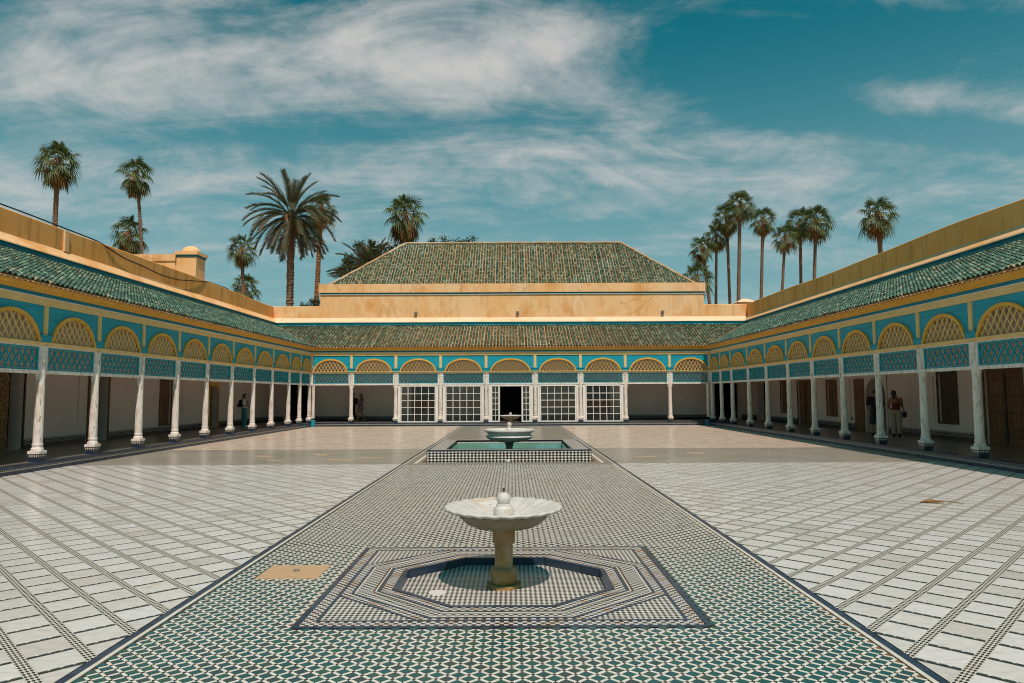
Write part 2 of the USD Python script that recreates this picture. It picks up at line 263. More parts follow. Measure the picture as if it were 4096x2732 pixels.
M['bark_red'] = mat('palm_bark_red', (.16, .06, .025), (.34, .16, .07), scale=4, rough=.9, spec=.1, bump=.6, bscale=12, stretch=(1, 1, 3))
M['fan_green'] = mat('fan_palm_leaf', (.06, .085, .026), (.14, .17, .055), scale=1.5, rough=.45, spec=.35, trans=(.10, .14, .03))
M['fan_dead'] = mat('dry_palm_leaf', (.20, .095, .03), (.36, .20, .07), scale=2, rough=.8, spec=.15, trans=(.2, .1, .03))
M['date_green'] = mat('date_palm_leaf', (.075, .068, .032), (.13, .115, .06), scale=1.5, rough=.5, spec=.3, trans=(.09, .10, .03))
M['date_stalk'] = mat('date_stalk', (.34, .15, .035), (.46, .23, .06), rough=.6)
M['leaf_dark'] = mat('dark_leaves', (.03, .04, .016), (.07, .08, .032), scale=1.0, rough=.55, spec=.25, trans=(.05, .07, .02))
M['skin'] = mat('skin', (.30, .16, .10), (.36, .20, .13), scale=8, rough=.55, spec=.3)
M['skin_tan'] = mat('tanned_skin', (.30, .13, .06), (.36, .165, .08), scale=8, rough=.55, spec=.3)
M['hair_dark'] = mat('dark_hair', (.012, .009, .007), (.03, .02, .014), scale=30, rough=.5, stretch=(1, 1, .2))
M['hair_brown'] = mat('brown_hair', (.08, .04, .018), (.17, .09, .04), scale=30, rough=.5, stretch=(1, 1, .2))
M['cloth_white'] = mat('white_cloth', (.62, .60, .56), (.70, .68, .64), rough=.85)
M['cloth_teal'] = mat('teal_cloth', (.03, .16, .17), (.045, .21, .22), scale=6, rough=.85)
M['cloth_black'] = mat('black_cloth', (.008, .008, .009), (.016, .016, .017), rough=.85)
M['cloth_grey'] = mat('dark_grey_cloth', (.022, .025, .028), (.04, .043, .046), rough=.85)
M['cloth_red'] = mat('dark_red_cloth', (.13, .022, .012), (.17, .035, .02), rough=.85)
M['cloth_tan'] = mat('patterned_tan_cloth', (.40, .31, .20), (.46, .37, .25), rough=.85, stains=[((.16, .12, .09), 34, .56, .60, .8, (1, 1, 1))])
M['cloth_floral'] = mat('floral_cloth', (.10, .05, .09), (.15, .09, .14), scale=12, rough=.85, stains=[((.42, .3, .3), 22, .57, .62, .8, (1, 1, 1)), ((.3, .04, .06), 27, .62, .66, .8, (1, 1, 1))])
M['shoe_white'] = mat('white_shoe', (.6, .58, .55), (.7, .68, .65), rough=.6)
def glass():
    N = {'t': ('transparent_bsdf', {'color': (.86, .88, .87)}), 'gl': ('glossy_bsdf', {'roughness': .03}), 'f': ('fresnel', {'IOR': 1.45}), 'm': ('mix_closure', {})}
    return usdkit.material(stage, '/World/Looks/pane_glass', N, [('t.BSDF', 'm.closure1'), ('gl.BSDF', 'm.closure2'), ('f.fac', 'm.fac')], surface='m.closure')
M['glass'] = glass()

# ------------------------------------------------------------------ helpers
taken = {}
def uniq(parent, name):
    k = (parent, name); n = taken.get(k, 0); taken[k] = n + 1
    return name if n == 0 else f'{name}_{n:03d}'
def tag(path, **kw):
    p = stage.GetPrimAtPath(path)
    for k, v in kw.items():
        if v: p.SetCustomDataByKey(k, v)
def va(mesh):
    if hasattr(mesh, 'to_mesh'):
        m = mesh.to_mesh(); return np.asarray(m.vert_properties[:, :3], float), np.asarray(m.tri_verts, int)
    if isinstance(mesh, trimesh.Trimesh): return np.asarray(mesh.vertices), np.asarray(mesh.faces)
    v, f = np.asarray(mesh[0], float), np.asarray(mesh[1], int)
    if f.shape[1] == 4: f = np.vstack([f[:, [0, 1, 2]], f[:, [0, 2, 3]]])
    return v, f
def cat(ms):
    ms = [va(m) for m in ms]; o = np.cumsum([0] + [len(m[0]) for m in ms])
    return np.vstack([m[0] for m in ms]), np.vstack([m[1] + a for m, a in zip(ms, o)])
def set_tone(me, tone):
    t = np.atleast_1d(np.asarray(tone, np.float32))
    UsdGeom.PrimvarsAPI(me).CreatePrimvar('tone', Sdf.ValueTypeNames.FloatArray, 'constant' if len(t) == 1 else 'vertex').Set(Vt.FloatArray.FromNumpy(t))
class Thing:
    def __init__(self, name, label=None, cat_=None, loc=(0, 0, 0), group=None, kind=None):
        self.o = np.asarray(loc, float); self.path = '/World/' + uniq('/World', name)
        x = UsdGeom.Xform.Define(stage, self.path); x.AddTranslateOp().Set(Gf.Vec3d(*self.o))
        tag(self.path, label=label, category=cat_, group=group, kind=kind)
    def part(self, name, mesh, m, smooth=False, parent=None, tone=None, label=None, kind=None):
        v, f = va(mesh); par = parent or self.path; p = par + '/' + uniq(par, name)
        me = usdkit.mesh(stage, p, (v - self.o, f), M[m] if isinstance(m, str) else m, smooth)
        if tone is not None: set_tone(me, tone)
        if label or kind: tag(p, label=label, kind=kind)
        return p
    def holder(self, name, parent=None):
        par = parent or self.path; p = par + '/' + uniq(par, name); UsdGeom.Xform.Define(stage, p); return p
def solo(name, mesh, m, smooth=False, tone=None, **kw):
    p = '/World/' + uniq('/World', name); v, f = va(mesh)
    me = usdkit.mesh(stage, p, (v, f), M[m], smooth)
    if tone is not None: set_tone(me, tone)
    tag(p, **kw); return p

BOXF = np.array([[0, 3, 2, 1], [4, 5, 6, 7], [0, 1, 5, 4], [1, 2, 6, 5], [2, 3, 7, 6], [3, 0, 4, 7]])
def box(x0, x1, y0, y1, z0, z1):
    return va((np.array([[x0, y0, z0], [x1, y0, z0], [x1, y1, z0], [x0, y1, z0], [x0, y0, z1], [x1, y0, z1], [x1, y1, z1], [x0, y1, z1]], float), BOXF))
def prism(poly, z0, z1, inset=0.0):
    """A convex outline in plan from z0 to z1, with its top edge eased by inset."""
    p = np.asarray(poly, float); n = len(p); c = p.mean(0)
    t = p + (c - p) / (np.linalg.norm(c - p, axis=1, keepdims=True) + 1e-9) * inset
    v = np.vstack([np.c_[p, np.full(n, z0)], np.c_[p, np.full(n, z1 - inset * .6)], np.c_[t, np.full(n, z1)]]) if inset else np.vstack([np.c_[p, np.full(n, z0)], np.c_[p, np.full(n, z1)]])
    f = []
    for r in range(len(v) // n - 1):
        for i in range(n):
            j = (i + 1) % n; a = r * n
            f += [[a + i, a + j, a + n + j], [a + i, a + n + j, a + n + i]]
    top = len(v) - n
    f += [[top, top + i, top + i + 1] for i in range(1, n - 1)]
    return v, np.array(f)
def extrude(poly, d):
    """A shapely outline as a solid of depth d along the third axis."""
    polys = [poly] if poly.geom_type == 'Polygon' else [g for g in getattr(poly, 'geoms', []) if g.geom_type == 'Polygon']
    cs = []
    for g in polys:
        cs.append(np.asarray(g.exterior.coords)[:-1]); cs += [np.asarray(r.coords)[:-1] for r in g.interiors]
    return va(CrossSection(cs, FillRule.EvenOdd).extrude(d))
def lathe(prof, seg=32, fn=None, cx=0, cy=0):
    """prof: (radius, z) from bottom to top; fn(radius, z, angles) may change the radii."""
    p = np.asarray(prof, float); a = np.arange(seg) * 2 * np.pi / seg
    rr = np.repeat(p[:, :1], seg, 1); zz = np.repeat(p[:, 1:], seg, 1)
    if fn: rr, zz = fn(rr, zz, a[None])
    v = np.stack([cx + rr * np.cos(a), cy + rr * np.sin(a), zz], -1).reshape(-1, 3)
    n = len(p); f = []
    for r in range(n - 1):
        i = np.arange(seg); j = (i + 1) % seg
        f.append(np.stack([r * seg + i, r * seg + j, (r + 1) * seg + j, (r + 1) * seg + i], 1))
    return va((v, np.vstack(f)))
def tube(pts, rad, sides=8):
    p = np.asarray(pts, float); t = np.gradient(p, axis=0); t /= np.linalg.norm(t, axis=1, keepdims=True) + 1e-12
    a = np.cross(t, np.where(np.abs(t[:, 2:]) < .9, [0, 0, 1.], [1., 0, 0])); a /= np.linalg.norm(a, axis=1, keepdims=True) + 1e-12
    b = np.cross(t, a); g = np.arange(sides) * 2 * np.pi / sides; rad = np.broadcast_to(rad, (len(p),))
    v = p[:, None] + rad[:, None, None] * (np.cos(g)[None, :, None] * a[:, None] + np.sin(g)[None, :, None] * b[:, None])
    i, j = np.meshgrid(np.arange(len(p) - 1), np.arange(sides), indexing='ij')
    q = np.stack([i * sides + j, i * sides + (j + 1) % sides, (i + 1) * sides + (j + 1) % sides, (i + 1) * sides + j], -1).reshape(-1, 4)
    return va((v.reshape(-1, 3), q))
def view_rank(c):
    """how large a small piece at c shows in the photograph (0 when outside the frame)."""
    d = np.asarray(c) - CAM; s = np.hypot(d[:, 0], d[:, 1]); y = np.maximum(d[:, 1], .1)
    ok = (np.abs(d[:, 0]) / y < .76) & (d[:, 2] / y > -.45) & (d[:, 2] / y < .60)
    return np.where(ok, 1 / (s * s), 0)
def pieces(th, name, V, F, tones, m, parent=None, most=300, smooth=False, rest=None):
    """V: (pieces, vertices, 3) of one topology: the most that show largest as parts, the others joined in one part."""
    rank = view_rank(V.mean(1)); order = np.argsort(-rank)
    single = [i for i in order[:most] if rank[i] > 0]
    for i in single: th.part(name, (V[i], F), m, smooth, parent, tone=tones[i])
    keep = np.ones(len(V), bool); keep[single] = False
    if keep.any():
        W = V[keep]; n = W.shape[1]
        f = (F[None] + (np.arange(len(W)) * n)[:, None, None]).reshape(-1, 3)
        th.part(rest or name + '_field', (W.reshape(-1, 3), f), m, smooth, parent, tone=np.repeat(tones[keep], n), kind='stuff')

# ------------------------------------------------------------------ ground and courtyard floor
rng = np.random.default_rng(7)
solo('ground', box(-900, 900, -300, 1500, -1.2, -.6), 'earth', kind='structure')
YC = 20.15                                   # the court is symmetrical about this line
Y0, Y1 = 1.2, 38.85                          # near and far edge of the court
XE = 11.27                                   # foot of the gallery steps
WALK = 2.70                                  # half width of the middle walk
CR0, CR1 = 17.72, 22.6                       # the cross walk
bed = Thing('courtyard_floor', kind='structure', loc=(0, YC, 0))
pit = [(-.43, -.835), (.43, -.835), (.97, -.335), (.97, .335), (.43, .835), (-.43, .835), (-.97, .335), (-.97, -.335)]
FY = 6.76
def oct_(k, dy=None):
    """the pit's outline moved outwards by k."""
    return sg.Polygon([(x, y + FY) for x, y in pit]).buffer(k, join_style=2)
bedshape = sg.box(-15.2, Y0 - 3, 15.2, 42.6).difference(oct_(.05)).difference(sg.box(-1.72, 18.35, 1.72, 21.95))
bv, bf = extrude(bedshape, .4); bed.part('mortar_bed', (bv + [0, 0, -.408], bf), 'grout')

def region_sheet(poly, z, th=.004):
    v, f = extrude(poly, th); return v + [0, 0, z - th], f
# marble paving: slabs on the diagonal between mosaic bands
PP, QP, PG, QG = .357, .354, .080, .058
slab_things = {}
def paving(label, sx, ya, yb, mm='marble_slab'):
    t = Thing('marble_paving', label, None, (sx * 7, (ya + yb) / 2, 0), kind='structure')
    x0, x1 = WALK + .075, XE
    reg = sg.box(min(sx * x0, sx * x1), ya, max(sx * x0, sx * x1), yb)
    t.part('mosaic_bands', region_sheet(reg, -.001), 'slab_bands')
    V, tones, other = [], [], []
    r2 = math.sqrt(.5)
    for i in range(int((ya - x1) * r2 / PP) - 1, int((yb - x0) * r2 / PP) + 2):
        for j in range(int((ya + x0) * r2 / QP) - 1, int((yb + x1) * r2 / QP) + 2):
            p0, p1, q0, q1 = i * PP + PG / 2, (i + 1) * PP - PG / 2, j * QP + QG / 2, (j + 1) * QP - QG / 2
            pq = np.array([(p0, q0), (p1, q0), (p1, q1), (p0, q1)])
            ax, y = (pq[:, 1] - pq[:, 0]) * r2, (pq[:, 1] + pq[:, 0]) * r2
            if ax.max() < x0 or ax.min() > x1 or y.max() < ya or y.min() > yb: continue
            pts = np.c_[sx * ax, y]
            z = .003 + rng.uniform(-.0012, .0012)
            tone = float(rng.beta(1.5, 1.2))
            if ax.min() >= x0 and ax.max() <= x1 and y.min() >= ya and y.max() <= yb:
                v, f = prism(pts if sx > 0 else pts[::-1], -.003, z, .003); V.append(v); F = f; tones.append(tone)
            else:
                g = sg.Polygon(pts).intersection(reg)
                if g.geom_type == 'Polygon' and g.area > .002:
                    c = np.asarray(sg.polygon.orient(g).exterior.coords)[:-1]; other.append((prism(c, -.003, z, .002), tone))
    V = np.array(V); tones = np.array(tones)
    pieces(t, 'marble_slab', V, F, tones, mm, rest='marble_slab_field')
    if other:
        t.part('cut_slab_field', cat([o[0] for o in other]), mm, tone=np.concatenate([np.full(len(o[0][0]), o[1]) for o in other]), kind='stuff')
paving('white marble slabs set diagonally left of the walk in the foreground', -1, 2.0, CR0)
paving('white marble slabs set diagonally right of the walk in the foreground', 1, 2.0, CR0)
paving('worn tan marble slabs beyond the cross walk, on the left', -1, CR1, Y1, 'marble_worn')
paving('worn tan marble slabs beyond the cross walk, on the right', 1, CR1, Y1, 'marble_worn')
for sx, side in ((-1, 'left'), (1, 'right')):
    t = Thing('cross_walk', f'dark lozenge-tiled cross walk running {side} from the pool', None, (sx * 7, YC, 0), kind='structure')
    t.part('tile_field', region_sheet(sg.box(min(sx * (WALK + .075), sx * XE), CR0, max(sx * (WALK + .075), sx * XE), CR1), .002), 'cross_walk', kind='stuff')
    for x, y, w, h in [(4.6, 19.0, .5, .16), (5.6, 20.6, .35, .22), (6.4, 18.9, .3, .12), (3.9, 19.6, .4, .14), (7.2, 20.2, .3, .2)][(0 if sx < 0 else 1)::1 if sx < 0 else 2]:
        pts = np.array([(math.cos(a) * w * (1 + .25 * math.sin(3 * a + x)), math.sin(a) * h * (1 + .3 * math.cos(2 * a + y))) for a in np.linspace(0, 2 * math.pi, 14)[:-1]]) * .8 + [sx * x, y]
        t.part('mortar_patch', prism(pts, -.002, .0045), 'hatch')

# the middle walk: green lozenges between white strips
walk = Thing('middle_walk', 'green lozenge-tiled walk with white strips down the middle of the court', None, (0, 9, 0), kind='structure')
CX, CY0, CY1 = 1.62, FY - 1.385, FY + 1.385       # the mosaic carpet around the near fountain
HX0, HX1, HY0, HY1 = -2.42, -1.81, 6.79, 7.30    # the hatch
YN = 17.6                                         # real pieces up to here
def loz(cx, cy, hx, hy): return np.array([(cx + hx, cy), (cx, cy + hy), (cx - hx, cy), (cx, cy - hy)])
gV, gT, wV, wT, dV, dT = [], [], [], [], [], []
iy0, iy1 = int(3.2 / (LB / 2)), int(YN / (LB / 2))
ix = int(WALK / (LA / 2))
def blocked(x, y, e=.03): return (abs(x) > WALK - .05) or (abs(x) < CX + .012 and CY0 - .012 < y < CY1 + .012) or (HX0 - e * 0 < x < HX1 and HY0 < y < HY1)
for j in range(iy0, iy1):
    for i in range(-ix, ix + 1):
        x, y = i * LA / 2 + .01, j * LB / 2
        jx, jy = rng.normal(0, .0011, 2)
        if (i + j) % 2 == 0:
            if not blocked(x, y, .05):
                v, F4 = prism(loz(x + jx, y + jy, .0505 + rng.normal(0, .001), .0450 + rng.normal(0, .0009)), -.006, .001 + rng.uniform(-.0009, .0009), .0015); gV.append(v); gT.append(rng.random())
        elif not blocked(x, y, .02):
            v, F4 = prism(np.array([(x - .0145, y - .0075), (x + .0145, y - .0075), (x + .0145, y + .0075), (x - .0145, y + .0075)]) + [jx, jy], -.006, .0008, .001); dV.append(v); dT.append(rng.random())
        for sgn in (1, -1):                        # the white strip between tile or crossing (i, j) and its neighbour
            if (i + j) % 2 == 1: continue
            mx, my = x + LA / 4, y + sgn * LB / 4
            if blocked(mx, my, .03): continue
            d = np.array([LA / 2, -sgn * LB / 2]); d /= np.linalg.norm(d); nn = np.array([-d[1], d[0]])
            hl, hw = .0325, .0100
            c = np.array([mx, my]) + rng.normal(0, .0008, 2)
            q = np.array([c - d * hl - nn * hw, c + d * hl - nn * hw, c + d * hl + nn * hw, c - d * hl + nn * hw])
            v, F4 = prism(q, -.006, .0015 + rng.uniform(-.0007, .0007), .0012); wV.append(v); wT.append(rng.random())
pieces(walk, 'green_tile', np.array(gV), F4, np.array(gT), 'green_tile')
pieces(walk, 'white_strip', np.array(wV), F4, np.array(wT), 'white_tile')
walk.part('dark_square_field', cat([(v, F4) for v in dV]), 'dark_tile', kind='stuff')
far = unary_union([sg.box(-WALK + .03, YN - .03, WALK - .03, CR0 + .42), sg.box(-WALK + .03, CR1 - .42, WALK - .03, Y1), sg.box(-WALK + .03, CR0, -2.3, CR1), sg.box(2.3, CR0, WALK - .03, CR1)]).difference(sg.box(-2.2, 18.07, 2.2, 22.23))
walk.part('far_tile_field', region_sheet(far, .001), 'lozenge', kind='stuff')
bx = []
for sx in (-1, 1):
    V, T = [], []
    y = 3.0
    while y < Y1 - .1:
        l = .138
        v, f = prism(np.array([(sx * WALK - .028, y), (sx * WALK + .028, y), (sx * WALK + .028, y + l - .004), (sx * WALK - .028, y + l - .004)]) + [sx * .034, 0], -.004, .003 + rng.uniform(-.001, .001), .002)
        V.append(v); T.append(rng.random()); y += l
    pieces(walk, 'blue_border_tile', np.array(V), f, np.array(T), 'blue_tile', most=150)
    walk.part('white_border_line', box(sx * (WALK - .012) - .017, sx * (WALK - .012) + .017, 3.0, Y1, -.004, .0025), 'cream_strip')

# ------------------------------------------------------------------ the mosaic carpet and the sunk octagon
carpet = Thing('mosaic_carpet', 'black and white mosaic rectangle with octagon bands around the near fountain', None, (0, FY, 0), kind='structure')
rect = sg.box(-CX, CY0, CX, CY1)
def oct_out(k):     # the outer octagon, moved by k
    return sg.Polygon([(x, y + FY) for x, y in [(-.62, -1.275), (.62, -1.275), (1.475, -.53), (1.475, .53), (.62, 1.275), (-.62, 1.275), (-1.475, .53), (-1.475, -.53)]]).buffer(k, join_style=2)
inner_rect = rect.buffer(-.055, join_style=2)
def line_tiles(geom, w, name, m, z, step=.155, gap=.004):
    """a course of tiles along a closed outline (centre line), each its own part."""
    c = np.asarray(geom.exterior.coords)
    for a, b in zip(c[:-1], c[1:]):
        l = np.linalg.norm(b - a); n = max(1, round(l / step)); d = (b - a) / l; nn = np.array([-d[1], d[0]]) * w / 2
        for k in range(n):
            p, q = a + d * (l * k / n + gap / 2), a + d * (l * (k + 1) / n - gap / 2)
            po = np.array([p - nn, q - nn, q + nn, p + nn])
            if sg.Polygon(po).exterior.is_ccw is False: po = po[::-1]
            carpet.part(name, prism(po, -.004, z + rng.uniform(-.0006, .0006), .0015), m, tone=rng.random())
line_tiles(rect.buffer(-.022, join_style=2), .044, 'blue_border_tile', 'blue_tile', .003)
band = rect.buffer(-.05, join_style=2).difference(rect.buffer(-.155, join_style=2))
carpet.part('rust_border_mosaic', region_sheet(band, .0012), 'rust_mosaic', kind='stuff')
corner = rect.buffer(-.155, join_style=2).difference(oct_out(.0))
carpet.part('corner_mosaic', region_sheet(corner.buffer(-.001), .0008), 'fine_mosaic', kind='stuff')
ringb = oct_out(-.005).intersection(rect.buffer(-.156, join_style=2)).difference(oct_out(-.115))
carpet.part('outer_ring_mosaic', region_sheet(ringb, .0014), 'rust_mosaic', kind='stuff')
field = oct_out(-.117).difference(oct_(.212))
carpet.part('octagon_mosaic', region_sheet(field, .0006), 'fine_mosaic_square', kind='stuff')
ring2 = oct_(.145).difference(oct_(.052))
carpet.part('inner_ring_mosaic', region_sheet(ring2, .0008), 'rust_mosaic', kind='stuff')
for k, w, nme, m, z in [(-.012, .022, 'blue_line', 'blue_tile', .0035), (-.122, .026, 'blue_line', 'blue_tile', .0035), (-.146, .012, 'white_line', 'cream_strip', .003)]:
    g = oct_out(k + w / 2).difference(oct_out(k - w / 2)).intersection(rect.buffer(-.14, join_style=2))
    carpet.part(nme, region_sheet(g, z, .007), m, tone=.6)
g = rect.buffer(-.15, join_style=2).difference(rect.buffer(-.178, join_style=2)).difference(oct_out(-.1))
carpet.part('blue_line', region_sheet(g, .0032, .007), 'blue_tile', tone=.6)
g = oct_(.178).difference(oct_(.148)); carpet.part('blue_line', region_sheet(g, .0035, .007), 'blue_tile', tone=.6)
g = oct_(.192).difference(oct_(.18)); carpet.part('white_line', region_sheet(g, .003, .007), 'cream_strip')
line_tiles(oct_(.024), .046, 'blue_kerb_tile', 'blue_tile', .0045, .22)
# inside of the pit: blue tiles standing on edge, mosaic bottom
pc = np.asarray(oct_(0).exterior.coords)
for a, b in zip(pc[:-1], pc[1:]):
    l = np.linalg.norm(b - a); n = max(1, round(l / .22)); d = (b - a) / l; nn = np.array([d[1], -d[0]])
    if np.dot(nn, (a + b) / 2 - [0, FY]) < 0: nn = -nn
    for k in range(n):
        p, q = a + d * (l * k / n + .003), a + d * (l * (k + 1) / n - .003)
        po = np.array([p, q, q + nn * .03, p + nn * .03])
        if not sg.Polygon(po).exterior.is_ccw: po = po[::-1]
        carpet.part('pit_side_tile', prism(po, -.085, -.001, 0), 'blue_tile', tone=.4 + .5 * rng.random())
carpet.part('pit_mortar', region_sheet(oct_(.06).difference(oct_(.028)), -.004, .10), 'grout')
carpet.part('pit_mosaic', region_sheet(oct_(.02), -.078, .02), 'fine_mosaic', kind='stuff')
carpet.part('drain_cover', lathe([(.085, -.078), (.085, -.072), (.07, -.071), (.001, -.071)], 24, cx=-.62, cy=6.58), 'ivory_tile', tone=.6)
hatch = Thing('hatch_cover', 'square tan hatch plate let into the green tiles left of the near fountain', 'hatch', ((HX0 + HX1) / 2, (HY0 + HY1) / 2, 0))
hatch.part('plate', prism([(HX0, HY0), (HX1, HY0), (HX1, HY1), (HX0, HY1)], -.006, .009, .004), 'hatch')
hatch.part('lifting_ring', lathe([(.03, .009), (.034, .02), (.016, .026), (.014, .012)], 12, cx=-2.1, cy=7.06), 'iron', True)

# ------------------------------------------------------------------ galleries round the court
XC, YB = 11.5, 39.1                     # column lines
ZF = .20                                # gallery floor
SIDE_S = [9.9, 12.2, 14.5, 16.8, 19.0, 21.3, 23.6, 25.9, 28.2, 30.6, 32.95, 35.45, 37.3]
BACK_S = [-11.5, -9.1, -6.56, -4.0, -1.4, 1.4, 4.0, 6.56, 9.1, 11.5]
NW = -3.2                               # inner face of the back wall
class Gallery(Thing):
    def __init__(self, which, label):
        self.w = which
        loc = {'L': (-XC, 24, 0), 'R': (XC, 24, 0), 'B': (0, YB, 0)}[which]
        super().__init__('arcade_gallery', label, 'gallery', loc, None)
    def W(self, mesh):
        """(s along, n towards the court, z) to the world."""
        v, f = va(mesh); s, n, z = v.T
        if self.w == 'L': return np.c_[-XC + n, s, z], f[:, ::-1]
        if self.w == 'R': return np.c_[XC - n, s, z], f
        return np.c_[s, YB - n, z], f[:, ::-1]
    def add(self, name, mesh, m, *a, **k): return self.part(name, self.W(mesh), m, *a, **k)
    def run(self, prof, s0=None, s1=None):
        """a moulding: outline (n, z) drawn along the whole gallery, mitred in the corners."""
        p = np.asarray(prof, float); n = len(p)
        e1 = 11.5 if self.w == 'B' else YB
        a = np.c_[(-(e1 - p[:, 0]) if self.w == 'B' else np.full(n, 8.9)) if s0 is None else np.full(n, s0), p]
        b = np.c_[e1 - p[:, 0] if s1 is None else np.full(n, s1), p]
        f = []
        for i in range(n):
            j = (i + 1) % n; f += [[i, j, n + j], [i, n + j, n + i]]
        f += [[0, i + 1, i] for i in range(1, n - 1)] + [[n, n + i, n + i + 1] for i in range(1, n - 1)]
        return np.vstack([a, b]), np.array(f)
def rect_prof(n0, n1, z0, z1): return [(n0, z0), (n1, z0), (n1, z1), (n0, z1)]
def up(mesh, s0, n0, z0):
    """an outline extruded in its own plane: x along s, y up, depth towards the court."""
    v, f = va(mesh); return np.c_[v[:, 0] + s0, v[:, 2] + n0, v[:, 1] + z0], f[:, ::-1]
def bars(width, height, period, rows, t):
    """crossing wavy bars, rows of pointed cells."""
    ch = height / rows; n = max(2, round(width / period)); per = width / n
    x = np.linspace(-per, width + per, (n + 2) * 10 + 1); ls = []
    for k in range(-1, rows + 2):
        ph = x / per * 2 * math.pi + (math.pi if k % 2 else 0)
        tri = 2 / math.pi * np.arcsin(np.sin(ph)); y = k * ch + ch / 2 * (.55 * tri + .45 * np.sin(ph)) 
        ls.append(sg.LineString(np.c_[x, y]).buffer(t / 2, cap_style=2, join_style=2))
    return unary_union(ls)
def arch(hw, h, k=0):
    t = np.linspace(0, math.pi, 33)
    e = sg.Polygon(np.c_[(hw - .03) * np.cos(t), h * np.sin(t)])
    return unary_union([e, sg.box(-hw, 0, hw, .085), sg.box(-(hw - .022), 0, hw - .022, .15)]).buffer(0)
cache = {}
def lattice_mesh(w):
    k = ('p', round(w, 2))
    if k not in cache:
        g = bars(w, .455, .215, 3, .026).intersection(sg.box(0, 0, w, .455)); cache[k] = extrude(g.buffer(0), .03)
    return cache[k]
def arch_meshes(hw, h):
    k = ('a', round(hw, 2))
    if k not in cache:
        o, i = arch(hw, h), arch(hw - .075, h - .085)
        lat = bars(2 * hw, .80, .20, 5, .023); lat = sg.Polygon() if lat is None else lat
        from shapely import affinity
        lat = affinity.translate(lat, -hw, -.02).intersection(i).buffer(0)
        cache[k] = (o, extrude(o.difference(i.buffer(-.002)), .06), extrude(lat, .032))
    return cache[k]
def column(g, s, corner=False):
    c = g.holder('column')
    loc = g.W((np.array([[s, 0, 0]]), np.zeros((1, 3), int)))[0][0]
    def L(prof, seg, fn=None): return lathe(prof, seg, fn, loc[0], loc[1])
    def flute(r, z, a):
        k = np.where((z > .70) & (z < 2.78), 1, 0); return r - k * .009 * np.maximum(0, np.cos(a * 16)) , np.broadcast_to(z, r.shape)
    g.part('shaft', L([(.103, .63), (.106, .69), (.105, .71), (.103, 1.2), (.096, 1.9), (.087, 2.77), (.088, 2.79), (.088, 2.84)], 64, flute), 'white_paint', 40, c)
    g.part('base', L([(.135, .46), (.137, .50), (.125, .53), (.108, .545), (.112, .57), (.122, .595), (.116, .63), (.098, .64)], 32), 'white_paint', 40, c)
    q = lambda h, z0, z1, i=0: prism([(loc[0] - h, loc[1] - h), (loc[0] + h, loc[1] - h), (loc[0] + h, loc[1] + h), (loc[0] - h, loc[1] + h)], z0, z1, i)
    g.part('stone_slab', q(.142, .39, .462, .008), 'white_paint', False, c)
    g.part('tiled_plinth', q(.122, ZF - .002, .31), 'blue_tile', False, c, tone=.35)
    g.part('mosaic_band', q(.126, .305, .392), 'band_mosaic', False, c)
    g.part('capital', L([(.085, 2.80), (.10, 2.83), (.098, 2.86), (.088, 2.88), (.095, 2.93), (.118, 2.965), (.12, 3.0), (.12, 3.02)], 20), 'white_paint', 30, c)
    if g.w != 'B' or not corner:
        g.add('post', box(s - .155, s + .155, -.05, .045, 2.33, 3.018), 'white_paint', False, c)
        br = sg.Polygon([(.07, 2.33), (.155, 2.33), (.150, 2.29), (.128, 2.27), (.132, 2.235), (.112, 2.215), (.11, 2.18), (.092, 2.15), (.088, 2.08), (.07, 2.04)])
        for sg_ in (1, -1):
            v, f = extrude(br, .07); v = v * [sg_, 1, 1]
            if sg_ < 0: f = f[:, ::-1]
            g.add('bracket', up((v, f), s, -.035, 0), 'white_paint', False, c)
def bay(g, a, b, ca=.155, cb=.155):
    w = b - a; s0, s1 = a + ca, b - cb; pw = s1 - s0
    p = g.add('lattice_panel', cat([box(s0, s1, -.02, .03, 2.422, 2.464), box(s0, s1, -.02, .03, 2.941, 2.983), box(s0, s0 + .042, -.02, .03, 2.464, 2.941), box(s1 - .042, s1, -.02, .03, 2.464, 2.941)]), 'blue_lattice')
    v, f = lattice_mesh(pw - .084)
    g.add('lattice', up((v, f), s0 + .042, -.01, 2.475), 'blue_lattice', False, p)
    mid = (a + b) / 2; hw = w * .412; h = .735; zb = 3.108
    o, trim, lat = arch_meshes(hw, h)
    scr = g.holder('arch_screen')
    g.add('arch_trim', up(trim, mid, .045, zb), 'yellow', False, scr)
    g.add('arch_lattice', up(lat, mid, .02, zb), 'lattice_cream', False, scr)
    cuts = [0, .195, .375, .56, .74, .906]
    for z0, z1 in zip(cuts[:-1], cuts[1:]):
        pl = sg.box(-w / 2, z0 + .0015, w / 2, z1 - .0015).difference(o)
        if pl.is_empty: continue
        for piece in getattr(pl, 'geoms', [pl]):
            if piece.area > 1e-4: g.add('blue_board', up(extrude(piece, .045), mid, rng.uniform(-.002, .003), zb), 'blue_paint', False, scr)
    g.add('board_backing', up(extrude(sg.box(-w / 2, 0, w / 2, .906).difference(o.buffer(.01)), .02), mid, -.03, zb), 'blue_paint', False, scr)
def pilaster(g, s, e0=.36, e1=.36):
    k = g.add('pilaster_strip', cat([box(s - .075, s + .075, .04, .072, 3.285, 4.013), box(s - .05, s + .05, .072, .085, 3.32, 3.98)]), 'cream')
    g.add('bracket_shelf', cat([box(s - e0 * .55, s + e1 * .55, .04, .095, 3.11, 3.255), box(s - e0 * .62, s + e1 * .62, .04, .125, 3.255, 3.283)]), 'blue_paint', False, k)
